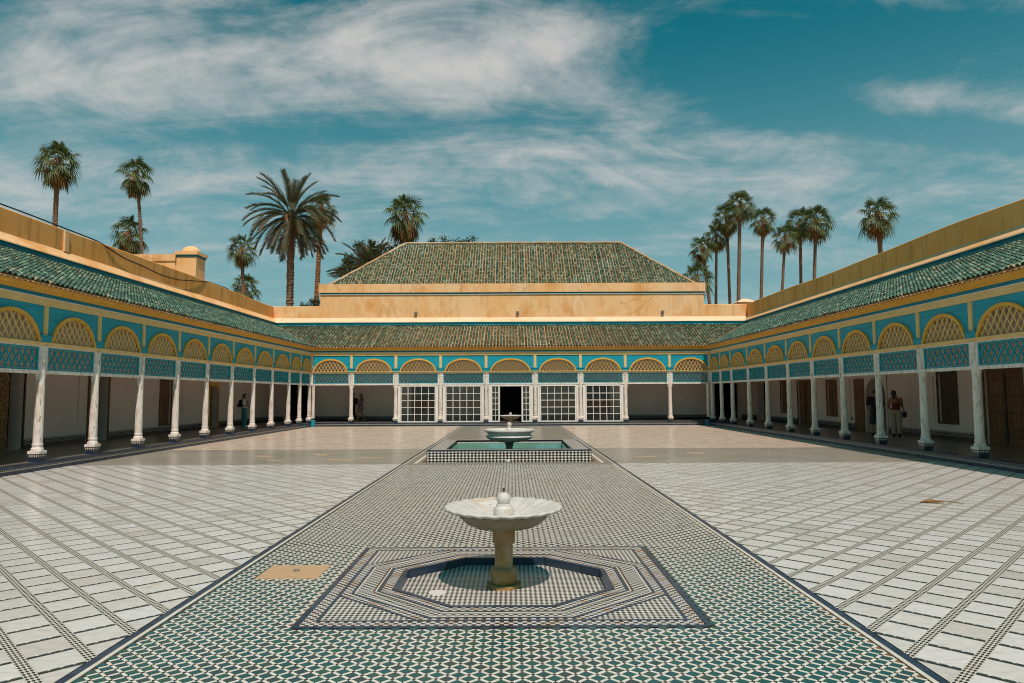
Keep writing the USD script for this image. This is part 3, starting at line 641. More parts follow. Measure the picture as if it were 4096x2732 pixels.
def frieze(g):
    white = 'white_paint'
    for nm, m, pr in [('lintel', white, rect_prof(-.06, .058, 2.333, 2.42)), ('upper_rail', white, rect_prof(-.06, .062, 2.985, 3.02)),
                      ('cream_beam', 'cream', [(-.07, 3.02), (.085, 3.02), (.10, 3.045), (.10, 3.07), (.125, 3.085), (.125, 3.106), (-.07, 3.106)]),
                      ('frieze', 'cream', [(-.05, 4.015), (.075, 4.015), (.09, 4.03), (.09, 4.085), (.105, 4.095), (.105, 4.185), (-.05, 4.185)]),
                      ('white_fillet', 'white_wood', rect_prof(-.05, .135, 4.186, 4.206)), ('blue_band', 'blue_band', rect_prof(-.05, .125, 4.207, 4.295)),
                      ('cornice', 'yellow', [(-.05, 4.296), (.145, 4.296), (.15, 4.335), (.185, 4.345), (.19, 4.395), (.225, 4.41), (.235, 4.45), (.255, 4.47), (-.05, 4.47)])]:
        g.add(nm, g.run(pr), m)
def openings_wall(g, holes):
    s0, s1 = (-14.7, 14.7) if g.w == 'B' else (8.9, 42.3)
    shp = sg.box(s0, ZF - .6, s1, 6.08)
    for h in holes:
        o = sg.box(h['s0'], h['z0'], h['s1'], h['z1'])
        if h.get('arch'):
            r = (h['s1'] - h['s0']) / 2; o = unary_union([sg.box(h['s0'], h['z0'], h['s1'], h['z1'] - r * .9), sg.Point((h['s0'] + h['s1']) / 2, h['z1'] - r).buffer(r, 12)])
        shp = shp.difference(o)
    wall = g.add('wall', up(extrude(shp, .4), 0, NW - .4, 0), 'gallery_wall')
    # tiled dado, interrupted by the doors
    x = s0 if g.w != 'B' else -14.68; cutd = sorted((h['s0'] - .12, h['s1'] + .12) for h in holes if h['z0'] < .45)
    for a, b in cutd + [(s1 if g.w != 'B' else 14.68, 99)]:
        if a > x + .05: g.add('dado', box(x, a, NW + .001, NW + .014, ZF, .51), 'dado', False, wall)
        x = max(x, b)
    for h in holes:
        a, b, z0, z1 = h['s0'], h['s1'], h['z0'], h['z1']
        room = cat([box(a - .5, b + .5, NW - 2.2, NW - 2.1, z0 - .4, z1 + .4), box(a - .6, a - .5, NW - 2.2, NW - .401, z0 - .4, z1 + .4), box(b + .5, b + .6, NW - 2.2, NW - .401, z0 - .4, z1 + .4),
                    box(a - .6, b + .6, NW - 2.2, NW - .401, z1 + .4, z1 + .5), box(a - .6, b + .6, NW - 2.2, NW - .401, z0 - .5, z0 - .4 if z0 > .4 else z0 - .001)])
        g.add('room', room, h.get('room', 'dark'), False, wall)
        door(g, h)
def leaf(g, par, s0, s1, z0, z1, n, m, panels):
    """a wooden leaf with raised panels and stiles."""
    g.add('leaf', box(s0, s1, n - .03, n, z0, z1), m, False, par)
    w = s1 - s0
    for r0, r1 in panels:
        a, b = z0 + (z1 - z0) * r0, z0 + (z1 - z0) * r1
        v, f = prism([(0, 0), (w - .14, 0), (w - .14, b - a), (0, b - a)], 0, .018, .03)
        g.add('panel', np_up(v, f, s0 + .07, n, a), m, False, par)
def np_up(v, f, s, n, z): return np.c_[v[:, 0] + s, v[:, 2] + n, v[:, 1] + z], f[:, ::-1]
PAN4 = [(.04, .20), (.23, .40), (.43, .60), (.63, .80), (.83, .96)]
PAN8 = [(i / 9 + .015, (i + 1) / 9 - .012) for i in range(9)]
PANW = [(.05, .42), (.47, .57), (.62, .72), (.77, .96)]
def door(g, h):
    a, b, z0, z1, k = h['s0'], h['s1'], h['z0'], h['z1'], h['kind']
    if k == 'dark' and not h.get('frame'): return
    d = g.holder('window' if z0 > .45 else 'door'); fm = h.get('frame', 'door_wood')
    if h.get('arch'):
        r = (b - a) / 2; o = unary_union([sg.box(a, z0, b, z1 - r * .9), sg.Point((a + b) / 2, z1 - r).buffer(r, 12)])
        fr = sg.box(a - .09, z0, b + .09, z1 + .12).difference(o)
        g.add('frame', up(extrude(fr, .03), 0, NW + .015, 0), fm, False, d)
    else:
        fr = sg.box(a - .06, z0 - (.05 if z0 > .45 else 0), b + .06, z1 + .06).difference(sg.box(a, z0, b, z1))
        g.add('frame', up(extrude(fr, .03), 0, NW + .015, 0), fm, False, d)
    if k == 'double':
        m = (a + b) / 2; pn = h.get('panels', PAN4)
        leaf(g, d, a + .01, m - .004, z0 + .01, z1 - .01, NW - .06, h.get('wood', 'door_wood'), pn); leaf(g, d, m + .004, b - .01, z0 + .01, z1 - .01, NW - .06, h.get('wood', 'door_wood'), pn)
        if h.get('bolt'): g.add('bolt', cat([box(m - .28, m + .28, NW - .04, NW - .02, z0 + .95, z0 + 1.0), box(m - .06, m + .06, NW - .04, NW + .0, z0 + .86, z0 + 1.02), box(m - .035, m + .035, NW - .06, NW - .03, z0 + .02, z1 - .04)]), 'door_dark', False, d)
    elif k == 'open':      # one leaf folded back against the wall
        l0, l1 = h['leaf']; leaf(g, d, l0, l1, z0 + .01, z1 - .01, NW + .09, h.get('wood', 'door_wood'), h.get('panels', PAN4))
    elif k == 'half':      # one leaf shut, the other gone
        l0, l1 = h['leaf']; leaf(g, d, l0, l1, z0 + .01, z1 - .01, NW - .06, h.get('wood', 'door_wood'), h.get('panels', PAN4))
def step(g):
    e1 = XE if g.w == 'B' else YB - .25
    s0 = -e1 if g.w == 'B' else 8.9
    st = g.add('step', g.run(rect_prof(.02, .235, -.02, ZF - .005)), 'grout')
    s = s0 if g.w != 'B' else -e1
    V, T, V2 = [], [], []
    l = .2
    while s < e1 - .02:
        q = min(s + l - .004, e1)
        V.append(box(s, q, .03, .25, ZF - .06, ZF + .002 + rng.uniform(-.001, .001))[0]); V2.append(box(s, q, .235, .248, 0, .088)[0]); T.append(rng.random()); s += l
    f = box(0, 1, 0, 1, 0, 1)[1]
    tv = np.array([g.W((v, f))[0] for v in V]); tv2 = np.array([g.W((v, f))[0] for v in V2]); f = g.W((V[0], f))[1]
    pieces(g, 'tread_tile', tv, f, np.array(T), 'blue_tile', st, most=70)
    pieces(g, 'riser_tile', tv2, f, np.array(T)[::-1], 'blue_tile', st, most=70)
    g.add('riser_mosaic', g.run(rect_prof(.235, .2465, .09, .139)), 'band_mosaic', False, st)
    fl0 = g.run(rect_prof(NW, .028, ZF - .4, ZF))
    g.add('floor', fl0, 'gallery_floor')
# roof of barrel tiles ---------------------------------------------------------------------------------------------
HALF = np.linspace(0, math.pi, 7)
def roof(g, O, S, D, length, rise, s_lo, s_hi, pitch, row, eave_scallop=True, most=300, name='roof', tiles=True, holder=None):
    """O: eave origin, S along, D inwards (level); s_lo, s_hi: functions of the distance inwards."""
    O, S, D = map(np.asarray, (O, S, D)); L = math.hypot(length, rise); U = D * length / L + np.array([0, 0, rise / L]); Nn = -D * rise / L + np.array([0, 0, length / L])
    cols = np.arange(math.floor(s_lo(length if s_lo(length) < s_lo(0) else 0) / pitch), math.ceil(max(s_hi(0), s_hi(length)) / pitch) + 1) * pitch
    dv, df = [], []; tv, tt = [], []
    prof = [(-.5, .012), (-.33, .012), (-.18, -.018), (0, -.028), (.18, -.018), (.33, .012), (.5, .012)]      # a pan between two covers
    off = 0
    flip = np.dot(np.cross(S, U), Nn) < 0
    for c in cols:
        s = c + pitch / 2
        # distance range inside the trapezoid for this pan
        ds = np.linspace(0, length, 41); ok = (s >= [s_lo(d) for d in ds]) & (s <= [s_hi(d) for d in ds])
        if ok.any():
            d0, d1 = ds[ok].min() / length * L - .03, ds[ok].max() / length * L
            P = []
            for uu in (d0, d1):
                for q, h in prof: P.append(O + S * (s + q * pitch) + U * uu + Nn * h)
            for q, h in prof: P.append(O + S * (s + q * pitch) + U * (d0 + .002) + Nn * (h - .035))
            dv += P; n = len(prof)
            for i in range(n - 1):
                quad = [off + i, off + i + 1, off + n + i + 1, off + n + i]; low = [off + 2 * n + i, off + 2 * n + i + 1, off + i + 1, off + i]
                for qd in (quad, low): df += [[qd[0], qd[1], qd[2]], [qd[0], qd[2], qd[3]]]
            off += 3 * n
        ok = (c >= [s_lo(d) for d in ds]) & (c <= [s_hi(d) for d in ds])
        if not ok.any() or not tiles: continue
        d0, d1 = ds[ok].min() / length * L, ds[ok].max() / length * L
        wob = rng.normal(0, .006)
        for r in np.arange(math.floor(d0 / row), math.ceil(d1 / row)):
            u0 = r * row - .035 + rng.normal(0, .006)
            if u0 < d0 - .1 or u0 > d1 - .06: continue
            ra, rb = .072 * pitch / .18 + rng.normal(0, .002), .059 * pitch / .18
            cs = c + wob + rng.normal(0, .004); tilt = rng.normal(0, .004)
            pts = []
            for uu, rr, hh in ((u0, ra, .030), (u0 + row + .03, rb, .010), (u0, ra - .013, .030)):
                for a in HALF: pts.append(O + S * (cs + math.cos(a) * rr + (tilt if uu > u0 else -tilt)) + U * uu + Nn * (hh + math.sin(a) * rr))
            tv.append(pts); tt.append(rng.random())
    rf = g.part(name, (np.array(dv), np.array(df)[:, ::-1] if flip else np.array(df)), 'roof_pan', False, holder)
    if tiles:
        n = len(HALF); F = []
        for i in range(n - 1):
            F += [[i, n + i + 1, i + 1], [i, n + i, n + i + 1], [2 * n + i, i + 1, 2 * n + i + 1], [2 * n + i, i, i + 1]]
        F = np.array(F)
        pieces(g, 'roof_tile', np.array(tv), F[:, ::-1] if flip else F, np.array(tt), 'roof_tile', rf, most=most)
    return rf
def wall_top(g):
    g.add('plaster_strip', g.run(rect_prof(NW - .3, NW + .02, 5.90, 6.075)), 'plaster_dark')
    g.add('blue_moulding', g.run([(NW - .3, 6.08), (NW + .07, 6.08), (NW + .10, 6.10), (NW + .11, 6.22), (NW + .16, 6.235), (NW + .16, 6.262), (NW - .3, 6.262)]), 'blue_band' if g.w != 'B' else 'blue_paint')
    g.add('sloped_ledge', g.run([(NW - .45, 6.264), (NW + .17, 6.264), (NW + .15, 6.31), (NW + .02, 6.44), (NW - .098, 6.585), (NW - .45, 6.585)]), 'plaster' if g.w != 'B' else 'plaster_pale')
def parapet(g, s0, s1, m, wave=.05, seed=0, mitre0=False, mitre1=False, z1=7.34):
    n = max(2, int((s1 - s0) / .5)); ss = np.linspace(s0, s1, n + 1)
    w = np.array([meshkit.noise(np.array([[s * .22, seed, .5]]))[0] for s in ss]) - .5; w2 = np.array([meshkit.noise(np.array([[s * .3, seed + 9, .5]]))[0] for s in ss]) - .5
    prof = lambda i: [(NW - .10 + w2[i] * wave, 6.584), (NW - .10 + w2[i] * wave * .6, z1 - .03 + w[i] * wave * 2.2), (NW - .14 + w2[i] * wave, z1 + w[i] * wave * 2.2), (NW - .50, z1 + w[i] * wave * 2), (NW - .53, z1 - .04 + w[i] * wave * 2), (NW - .53, 5.9)]
    V, F = [], []
    for i, s in enumerate(ss):
        for nn, z in prof(i):
            e = s
            if mitre1 and i == n: e = YB - nn
            if mitre0 and i == 0: e = -(XC - nn)
            if mitre1 == 'B' and i == n: e = XC - nn
            V.append((e, nn, z))
    k = 6
    for i in range(n):
        for j in range(k - 1):
            a = i * k + j; F += [[a, a + 1, a + k + 1], [a, a + k + 1, a + k]]
    F += [[0, j + 1, j] for j in range(1, k - 1)] + [[n * k, n * k + j, n * k + j + 1] for j in range(1, k - 1)]
    return g.add('parapet', (np.array(V), np.array(F)[:, ::-1]), m, 50)
GAL = {'L': Gallery('L', 'left-hand arcade with turquoise arch boards, its columns half in sunlight'),
       'R': Gallery('R', 'right-hand arcade in shade with brown shuttered doors along its wall'),
       'B': Gallery('B', 'sunlit far arcade with white glazed screens across its middle bays')}
for w in 'LR':
    g = GAL[w]; step(g); frieze(g)
    for s in SIDE_S: column(g, s)
    ss = SIDE_S + [YB]
    for a, b in zip(ss[:-1], ss[1:]): bay(g, a, b)
    for s in SIDE_S: pilaster(g, s)
    g.add('ceiling', g.run(rect_prof(NW, -.08, 4.05, 4.12)), 'ceiling')
    wall_top(g)
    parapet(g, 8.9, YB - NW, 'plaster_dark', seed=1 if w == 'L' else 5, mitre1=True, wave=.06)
    sx = -1 if w == 'L' else 1
    roof(g, (sx * (XC - .30), 0, 4.505), (0, 1, 0), (sx, 0, 0), 3.48, 1.56, lambda d: 9.0, lambda d: YB - .3 + d - .05, .18, .225)
GAL['L'].add('parapet_buttress', box(22.35, 22.55, NW - .12, NW - .04, 6.586, 7.28), 'plaster')
openings_wall(GAL['L'], [dict(s0=18.0, s1=20.7, z0=.2, z1=2.54, kind='half', leaf=(18.0, 20.2), wood='gilt', frame='door_dark', panels=PAN8),
                         dict(s0=23.9, s1=25.05, z0=.2, z1=2.46, kind='half', leaf=(23.92, 24.6), arch=False, frame='door_wood', panels=PAN4),
                         dict(s0=28.75, s1=29.65, z0=.57, z1=2.55, kind='double', panels=PANW), dict(s0=33.45, s1=34.4, z0=.2, z1=2.3, kind='open', leaf=(33.46, 33.5), arch=True, frame='yellow')])
openings_wall(GAL['R'], [dict(s0=19.6, s1=21.15, z0=.2, z1=2.42, kind='double', panels=PAN8, bolt=True), dict(s0=22.5, s1=23.45, z0=.77, z1=2.42, kind='double', panels=PANW, wood='door_dark', frame='door_dark'),
                         dict(s0=26.75, s1=28.25, z0=.2, z1=2.36, kind='open', leaf=(28.33, 29.1), arch=True, frame='gallery_wall', room='gallery_wall'), dict(s0=30.85, s1=31.75, z0=.76, z1=2.32, kind='double', panels=PANW),
                         dict(s0=33.5, s1=35.0, z0=.2, z1=2.35, kind='double', panels=PAN8, bolt=True), dict(s0=36.4, s1=37.2, z0=.76, z1=2.38, kind='double', panels=PANW), dict(s0=39.5, s1=40.85, z0=.2, z1=2.38, kind='dark')])
for w, lst in (('L', [(23.35, .82, 2.46), (30.7, .9, 2.5)]), ('R', [(23.75, .93, 2.31), (30.2, .9, 2.35), (29.6, .6, 2.3)])):
    for s, z0, z1 in lst: GAL[w].add('niche_line_strip', box(s - .03, s + .03, NW, NW + .045, z0, z1), 'gallery_wall')  # added raised strips standing in for the thin shadow lines of niche edges
GAL['L'].add('socket_box', cat([box(26.86, 26.95, NW, NW + .03, .72, .81), box(26.97, 27.06, NW, NW + .03, .72, .81)]), 'iron')
GAL['R'].add('socket_box', box(29.45, 29.58, NW, NW + .03, .62, .72), 'iron')
GAL['L'].add('wall_plaque', box(34.85, 34.97, NW, NW + .02, 2.05, 2.3), 'white_wood')
b = GAL['B']; step(b); frieze(b)
for s in BACK_S: column(b, s, abs(s) > 11)
for a, c in zip(BACK_S[:-1], BACK_S[1:]): bay(b, a, c, .26 if a < -11 else .155, .26 if c > 11 else .155)
for s in BACK_S[1:-1]: pilaster(b, s)
for sx in (-1, 1):
    b.part('corner_post', box(sx * 11.42 - .13, sx * 11.42 + .13, YB - .05, YB + .15, 2.34, 4.01), 'white_paint')
    b.part('corner_half_column', lathe([(.10, .46), (.105, .52), (.09, .6), (.085, 2.2), (.13, 2.33)], 20, cx=sx * 11.27, cy=YB + .02), 'white_paint', 40)
    b.part('corner_board', box(sx * 11.44 - .055, sx * 11.44 + .055, YB - .075, YB - .046, 3.29, 4.01), 'cream')
b.add('scallop_trim', up(extrude(unary_union([sg.Point(x, 4.183).buffer(.05, 6) for x in np.arange(-11.2, 11.25, .125)]).intersection(sg.box(-12, 4.1, 12, 4.183)), .012), 0, .1055, 0), 'cream')
b.add('ceiling', b.run(rect_prof(NW, -.08, 4.05, 4.12)), 'ceiling')
wall_top(b)
HX = (-11.9, 12.1)
parapet(b, -15, HX[0], 'plaster', seed=11, mitre0=True, wave=.03)
parapet(b, HX[1], 15, 'plaster', seed=12, mitre1='B', wave=.03)
roof(b, (0, YB - .30, 4.505), (1, 0, 0), (0, 1, 0), 3.48, 1.56, lambda d: -(XC - .3 + d - .05), lambda d: XC - .3 + d - .05, .182, .225)
openings_wall(b, [dict(s0=-13.9, s1=-12.5, z0=.2, z1=2.45, kind='dark'), dict(s0=-.65, s1=.65, z0=.2, z1=2.32, kind='dark'), dict(s0=12.6, s1=14.1, z0=.2, z1=2.4, kind='dark'),
                  dict(s0=-6.05, s1=-4.75, z0=.2, z1=2.5, kind='double', panels=PAN8), dict(s0=4.75, s1=6.05, z0=.2, z1=2.5, kind='double', panels=PAN8)])
# glazed screens
def screen(a, c, mid=False):
    s0, s1 = a + .13, c - .13
    d = b.holder('glazed_screen'); n0, n1 = -.03, .035; z0, z1 = ZF + .01, 2.33
    jw = .13
    b.add('jamb', box(s0, s0 + jw, n0, n1, z0, z1 - .002), 'white_wood', False, d); b.add('jamb', box(s1 - jw, s1, n0, n1, z0, z1 - .002), 'white_wood', False, d)
    b.add('head_rail', box(s0 + jw, s1 - jw, n0, n1 + .012, 2.24, z1 - .002), 'white_wood', False, d)
    def grid(a, c, zlo, zhi, nx, rows, st=.06, bt=.032):
        b.add('bottom_rail', box(a, c, n0, n1 - .004, zlo, zlo + .07), 'white_wood', False, d)
        b.add('stile', box(a, a + st, n0 + .004, n1 - .006, zlo + .07, zhi), 'white_wood', False, d); b.add('stile', box(c - st, c, n0 + .004, n1 - .006, zlo + .07, zhi), 'white_wood', False, d)
        xs = np.linspace(a + st - bt / 2, c - st + bt / 2, nx + 1); zs = np.linspace(zlo + .07 - bt / 2, zhi - bt / 2 + .0, rows + 1)
        for x in xs[1:-1]: b.add('glazing_bar', box(x - bt / 2, x + bt / 2, n0 + .008, n1 - .01, zlo + .07, zhi), 'white_wood', False, d)
        for z in zs[1:-1]:
            for x0, x1 in zip(xs[:-1], xs[1:]): b.add('glazing_bar', box(x0 + bt / 2, x1 - bt / 2, n0 + .01, n1 - .013, z - bt / 2, z + bt / 2), 'white_wood', False, d)
        for x0, x1 in zip(xs[:-1], xs[1:]):
            for q0, q1 in zip(zs[:-1], zs[1:]): b.add('pane', box(x0 + bt / 2, x1 - bt / 2, -.001, .002, q0 + bt / 2, q1 - bt / 2), 'glass', False, d)
    if not mid: grid(s0 + jw + .012, s1 - jw - .012, z0, 2.238, 5, 5)
    else:
        grid(s0 + jw, -.62, z0, 2.238, 2, 6, .085, .03); grid(.62, s1 - jw, z0, 2.238, 2, 6, .085, .03)
for i in (2, 3, 5, 6): screen(BACK_S[i], BACK_S[i + 1])
screen(BACK_S[4], BACK_S[5], True)
for x in (-5.9, .45, 9.5):
    b.add('floodlight', cat([box(x - .09, x + .09, NW - .09, NW + .04, 6.78, 6.94), box(x - .02, x + .02, NW - .1, NW - .05, 6.74, 6.78)]), 'iron')

# ------------------------------------------------------------------ the hall behind, its hipped roof
hall = Thing('great_hall', 'tall ochre hall with a green tiled hipped roof behind the far arcade', 'building', (0, 46.7, 0))
yf = YB - NW + .10
hall.part('wall', cat([box(HX[0], HX[1], yf, yf + .5, 6.586, 8.02), box(HX[0], HX[0] + .5, yf + .5, 50.9, 5, 8.02), box(HX[1] - .5, HX[1], yf + .5, 50.9, 5, 8.02), box(HX[0], HX[1], 50.9, 51.4, 5, 8.02)]), 'plaster')
for nm, e, z0, z1, m in [('blue_band', .03, 8.022, 8.15, 'blue_band'), ('white_fillet', .06, 8.02, 8.045, 'white_wood'), ('coping_course', .10, 8.152, 8.70, 'plaster')]:
    hall.part(nm, cat([box(HX[0] - e, HX[1] + e, yf - e, yf + .45, z0, z1), box(HX[0] - e, HX[0] + .45, yf + .451, 51.4, z0, z1), box(HX[1] - .45, HX[1] + e, yf + .451, 51.4, z0, z1)]), m)
RX0, RX1, RY, RD = -11.45, 11.7, yf + .35, 4.05
rr = roof(hall, (0, RY, 8.68), (1, 0, 0), (0, 1, 0), RD, 3.55, lambda d: RX0 + d * 1.03, lambda d: RX1 - d * 1.0, .173, .183)
roof(hall, (RX0, RY, 8.68), (0, 1, 0), (1, 0, 0), RD, 3.55, lambda d: d, lambda d: 8.1 - d, .2, .2, tiles=False, name='side_roof')
roof(hall, (RX1, RY, 8.68), (0, 1, 0), (-1, 0, 0), RD, 3.55, lambda d: d, lambda d: 8.1 - d, .2, .2, tiles=False, name='side_roof')
zr = 8.68 + 3.55
for p, q in [((RX0, RY, 8.70), (RX0 + RD * 1.03, RY + RD, zr + .03)), ((RX1, RY, 8.70), (RX1 - RD, RY + RD, zr + .03)), ((RX0 + RD * 1.03, RY + RD, zr + .03), (RX1 - RD, RY + RD, zr + .03))]:
    hall.part('ridge_cap', tube(np.linspace(p, q, 30) + np.c_[np.zeros((30, 2)), rng.normal(0, .008, 30)], .09, 8), 'roof_pan', True)
tur = Thing('turret', 'square ochre turret with ribbed dome on the wall at the left', 'turret', (-17.27, 36.5, 0))
tur.part('shaft', box(-17.8, -16.75, 36, 37.05, 0, 9.18), 'plaster'); tur.part('blue_band', box(-17.84, -16.71, 35.96, 37.09, 9.182, 9.29), 'blue_band'); tur.part('cap_slab', box(-17.9, -16.65, 35.9, 37.15, 9.292, 9.47), 'plaster')
tur.part('dome', lathe([(.45, 9.47), (.455, 9.53), (.42, 9.64), (.33, 9.75), (.19, 9.83), (.02, 9.87)], 48, lambda r, z, a: (r * (1 + .05 * np.abs(np.cos(6 * a))), np.broadcast_to(z, r.shape)), -17.27, 36.52), 'plaster', 40)
tur.part('side_wall', cat([box(-21.5, -17.81, 36.2, 36.7, 0, 9.25), box(-21.5, -17.81, 36.14, 36.2, 9.0, 9.36)]), 'plaster')
lan = Thing('roof_lantern', 'small ochre roof box with a low pyramid cap behind the far right parapet', 'roof box', (16, 46.5, 0))
lan.part('box', box(15.5, 16.6, 46, 47.1, 0, 7.95), 'plaster_pale')
v = np.array([[15.4, 45.9, 7.952], [16.7, 45.9, 7.952], [16.7, 47.2, 7.952], [15.4, 47.2, 7.952], [15.85, 46.35, 8.22], [16.25, 46.35, 8.22], [16.25, 46.75, 8.22], [15.85, 46.75, 8.22]])
lan.part('pyramid_cap', (v, BOXF), 'plaster_pale')

# ------------------------------------------------------------------ pool and fountains
pool = Thing('pool', 'raised square pool faced with black and ivory chequered tiles', 'pool', (0, YC, 0))
PX, P0, P1, PZ = 2.16, 18.08, 22.22, .325
inn = (-1.66, 1.66, 18.41, 21.89)
pool.part('wall_core', cat([box(-PX, PX, P0, inn[2], -.3, PZ - .02), box(-PX, PX, inn[3], P1, -.3, PZ - .02), box(-PX, inn[0], inn[2], inn[3], -.3, PZ - .02), box(inn[1], PX, inn[2], inn[3], -.3, PZ - .02)]), 'grout')
dd, dv_ = .0926, .0688
V = {0: [], 1: []}
for i in range(-50, 51):
    for j in range(0, 10):
        if (i + j) % 2: continue
        x, z = i * dd / 2, j * dv_ / 2
        q = sg.Polygon([(x + dd / 2 - .003, z), (x, z + dv_ / 2 - .0025), (x - dd / 2 + .003, z), (x, z - dv_ / 2 + .0025)]).intersection(sg.box(-PX + .02, .006, PX - .02, PZ - .034))
        if q.geom_type == 'Polygon' and q.area > 2e-4: V[i % 2].append(np.asarray(sg.polygon.orient(q).exterior.coords)[:-1])
for k, nm, m in ((0, 'ivory_tile', 'ivory_tile'), (1, 'black_tile', 'black_tile')):
    for q in V[k]:
        v, f = prism(q, 0, .006 + rng.uniform(-.001, .001), .002); pool.part(nm, (np.c_[v[:, 0], P0 - v[:, 2], v[:, 1]], f[:, ::-1]), m, tone=rng.random())
for sx in (-1, 1):
    pool.part('side_tiling', box(min(sx * PX, sx * (PX + .006)), max(sx * PX, sx * (PX + .006)), P0, P1, .0, PZ - .034), 'band_mosaic')
    pool.part('channel_edge', box(sx * 2.42 - .04, sx * 2.42 + .04, 17.9, 22.4, -.004, .012), 'cream_strip')
for k in range(29):
    x = -PX - .005 + k * .1493; pool.part('blue_rim_tile', box(x, x + .146, P0 - .01, P0 + .045, PZ - .032, PZ + .003), 'blue_tile', tone=rng.random())
pool.part('rim_paving', region_sheet(sg.box(-PX - .005, P0 + .047, PX + .005, P1).difference(sg.box(inn[0] - .03, inn[2] - .03, inn[1] + .03, inn[3] + .03)), PZ - .001, .02), 'fine_mosaic', kind='stuff')
for a in ((-PX - .005, -PX + .05), (PX - .05, PX + .005)): pool.part('blue_side_rim', box(a[0], a[1], P0 + .047, P1, PZ - .032, PZ + .002), 'blue_tile', tone=.5)
pool.part('inner_edge', cat([box(inn[0] - .03, inn[1] + .03, inn[2] - .03, inn[2], PZ - .05, PZ + .004), box(inn[0] - .03, inn[1] + .03, inn[3], inn[3] + .03, PZ - .05, PZ + .004), box(inn[0] - .03, inn[0], inn[2], inn[3], PZ - .05, PZ + .004), box(inn[1], inn[1] + .03, inn[2], inn[3], PZ - .05, PZ + .004)]), 'blue_tile', tone=.4)
t = .008
pool.part('inner_tiling', cat([box(inn[0], inn[1], inn[3] - t, inn[3] - .001, -.6, PZ - .09), box(inn[0] + .001, inn[0] + t, inn[2], inn[3] - t, -.6, PZ - .09), box(inn[1] - t, inn[1] - .001, inn[2], inn[3] - t, -.6, PZ - .09), box(inn[0], inn[1], inn[2] + .001, inn[2] + t, -.6, PZ - .09)]), 'pool_tile')
pool.part('inner_white_line', cat([box(inn[0], inn[1], inn[3] - t - .002, inn[3] - .001, PZ - .089, PZ - .052)]), 'cream_strip')
pool.part('pool_bottom', box(inn[0], inn[1], inn[2], inn[3], -.66, -.60), 'pool_tile')
pool.part('spout_stone', lathe([(.05, .01), (.055, .05), (.04, .075), (.005, .085)], 10, cx=-.02, cy=P0 - .03), 'stone_white', 40)

def scallop(n, amp, r_from, r_to):
    def fn(r, z, a):
        k = np.clip((r - r_from) / (r_to - r_from), 0, 1); lobe = np.abs(np.cos(a * n / 2)) ** .45
        return r * (1 - amp * .35 * k * (1 - lobe)), np.broadcast_to(z, r.shape) - amp * k * .35 * (1 - lobe) * np.sign(np.ones_like(r))
    return fn
def small_fountain(label, cx, cy, zb):
    t = Thing('fountain', label, 'fountain', (cx, cy, zb)); z = lambda v: v
    tw = math.radians(22.5)
    hexa = [(cx + .178 * math.cos(a + tw), cy + .178 * math.sin(a + tw)) for a in np.arange(8) * math.pi / 4]
    t.part('foot_plate', prism(hexa, zb, zb + .032, .008), 'stone_tan')
    t.part('drum', lathe([(.10, zb + .03), (.118, zb + .045), (.131, zb + .09), (.134, zb + .13), (.132, zb + .16), (.118, zb + .182), (.09, zb + .187)], 40, cx=cx, cy=cy), 'stone_tan', 50)
    t.part('shaft', lathe([(.088, zb + .18), (.087, zb + .41), (.086, zb + .42)], 40, cx=cx, cy=cy), 'stone_tan', 50)
    t.part('block', lathe([(.08, zb + .415), (.108, zb + .417), (.110, zb + .425), (.110, zb + .57)], 40, cx=cx, cy=cy), 'stone_tan', 40)
    out = [(.10, zb + .555), (.17, zb + .562), (.28, zb + .588), (.38, zb + .635), (.44, zb + .69), (.462, zb + .726)]
    t.part('bowl_underside', lathe(out, 144, scallop(24, .06, .12, .3), cx, cy), 'stone_under', 60)
    rim = [(.452, zb + .724), (.54, zb + .736), (.570, zb + .748), (.575, zb + .762), (.565, zb + .775), (.53, zb + .772), (.45, zb + .752), (.36, zb + .715), (.24, zb + .675), (.12, zb + .655), (.02, zb + .652)]
    t.part('bowl', lathe(rim, 168, scallop(24, .045, .12, .30), cx, cy), 'stone_white', 60)
    t.part('finial', lathe([(.10, zb + .653), (.10, zb + .69), (.098, zb + .745), (.078, zb + .762), (.072, zb + .768), (.07, zb + .785), (.052, zb + .79), (.060, zb + .80), (.069, zb + .83), (.068, zb + .855), (.055, zb + .88), (.032, zb + .895), (.012, zb + .90)], 40, cx=cx, cy=cy), 'stone_white', 50)
    t.part('nozzle', lathe([(.009, zb + .895), (.009, zb + .925), (.014, zb + .926), (.014, zb + .937), (.004, zb + .938)], 12, cx=cx, cy=cy), 'brass', 40)
small_fountain('shallow scalloped marble fountain on a tan pedestal in the foreground octagon', 0, 6.80, -.078)
small_fountain('smallest fountain, shallow bowl seen behind the pool before the open doorway', 0, 33.5, -.01)
bf_ = Thing('fountain', 'wide white fluted marble fountain bowl standing in the raised pool', 'fountain', (0, YC, -.6))
bf_.part('stem', lathe([(.22, -.60), (.20, -.4), (.11, -.2), (.095, .1), (.10, .25), (.13, .36), (.17, .39)], 32, cx=0, cy=YC), 'stone_under', 50)
def gad(r, z, a):
    k = np.where((z > .385) & (z < .60), 1, 0); return r * (1 + k * .035 * (np.abs(np.cos(a * 20)) ** .5 - .6)), np.broadcast_to(z, r.shape)
bf_.part('bowl', lathe([(.14, .378), (.30, .392), (.45, .42), (.58, .465), (.655, .515), (.68, .55), (.665, .583), (.63, .598), (.615, .61), (.625, .635), (.655, .66), (.69, .685), (.715, .70)], 200, gad, 0, YC), 'stone_white', 45)
def rimfn(r, z, a): return r * (1 + np.where(r > .66, .012, 0) * (np.abs(np.cos(a * 24)) ** .6 - .5)), np.broadcast_to(z, r.shape)
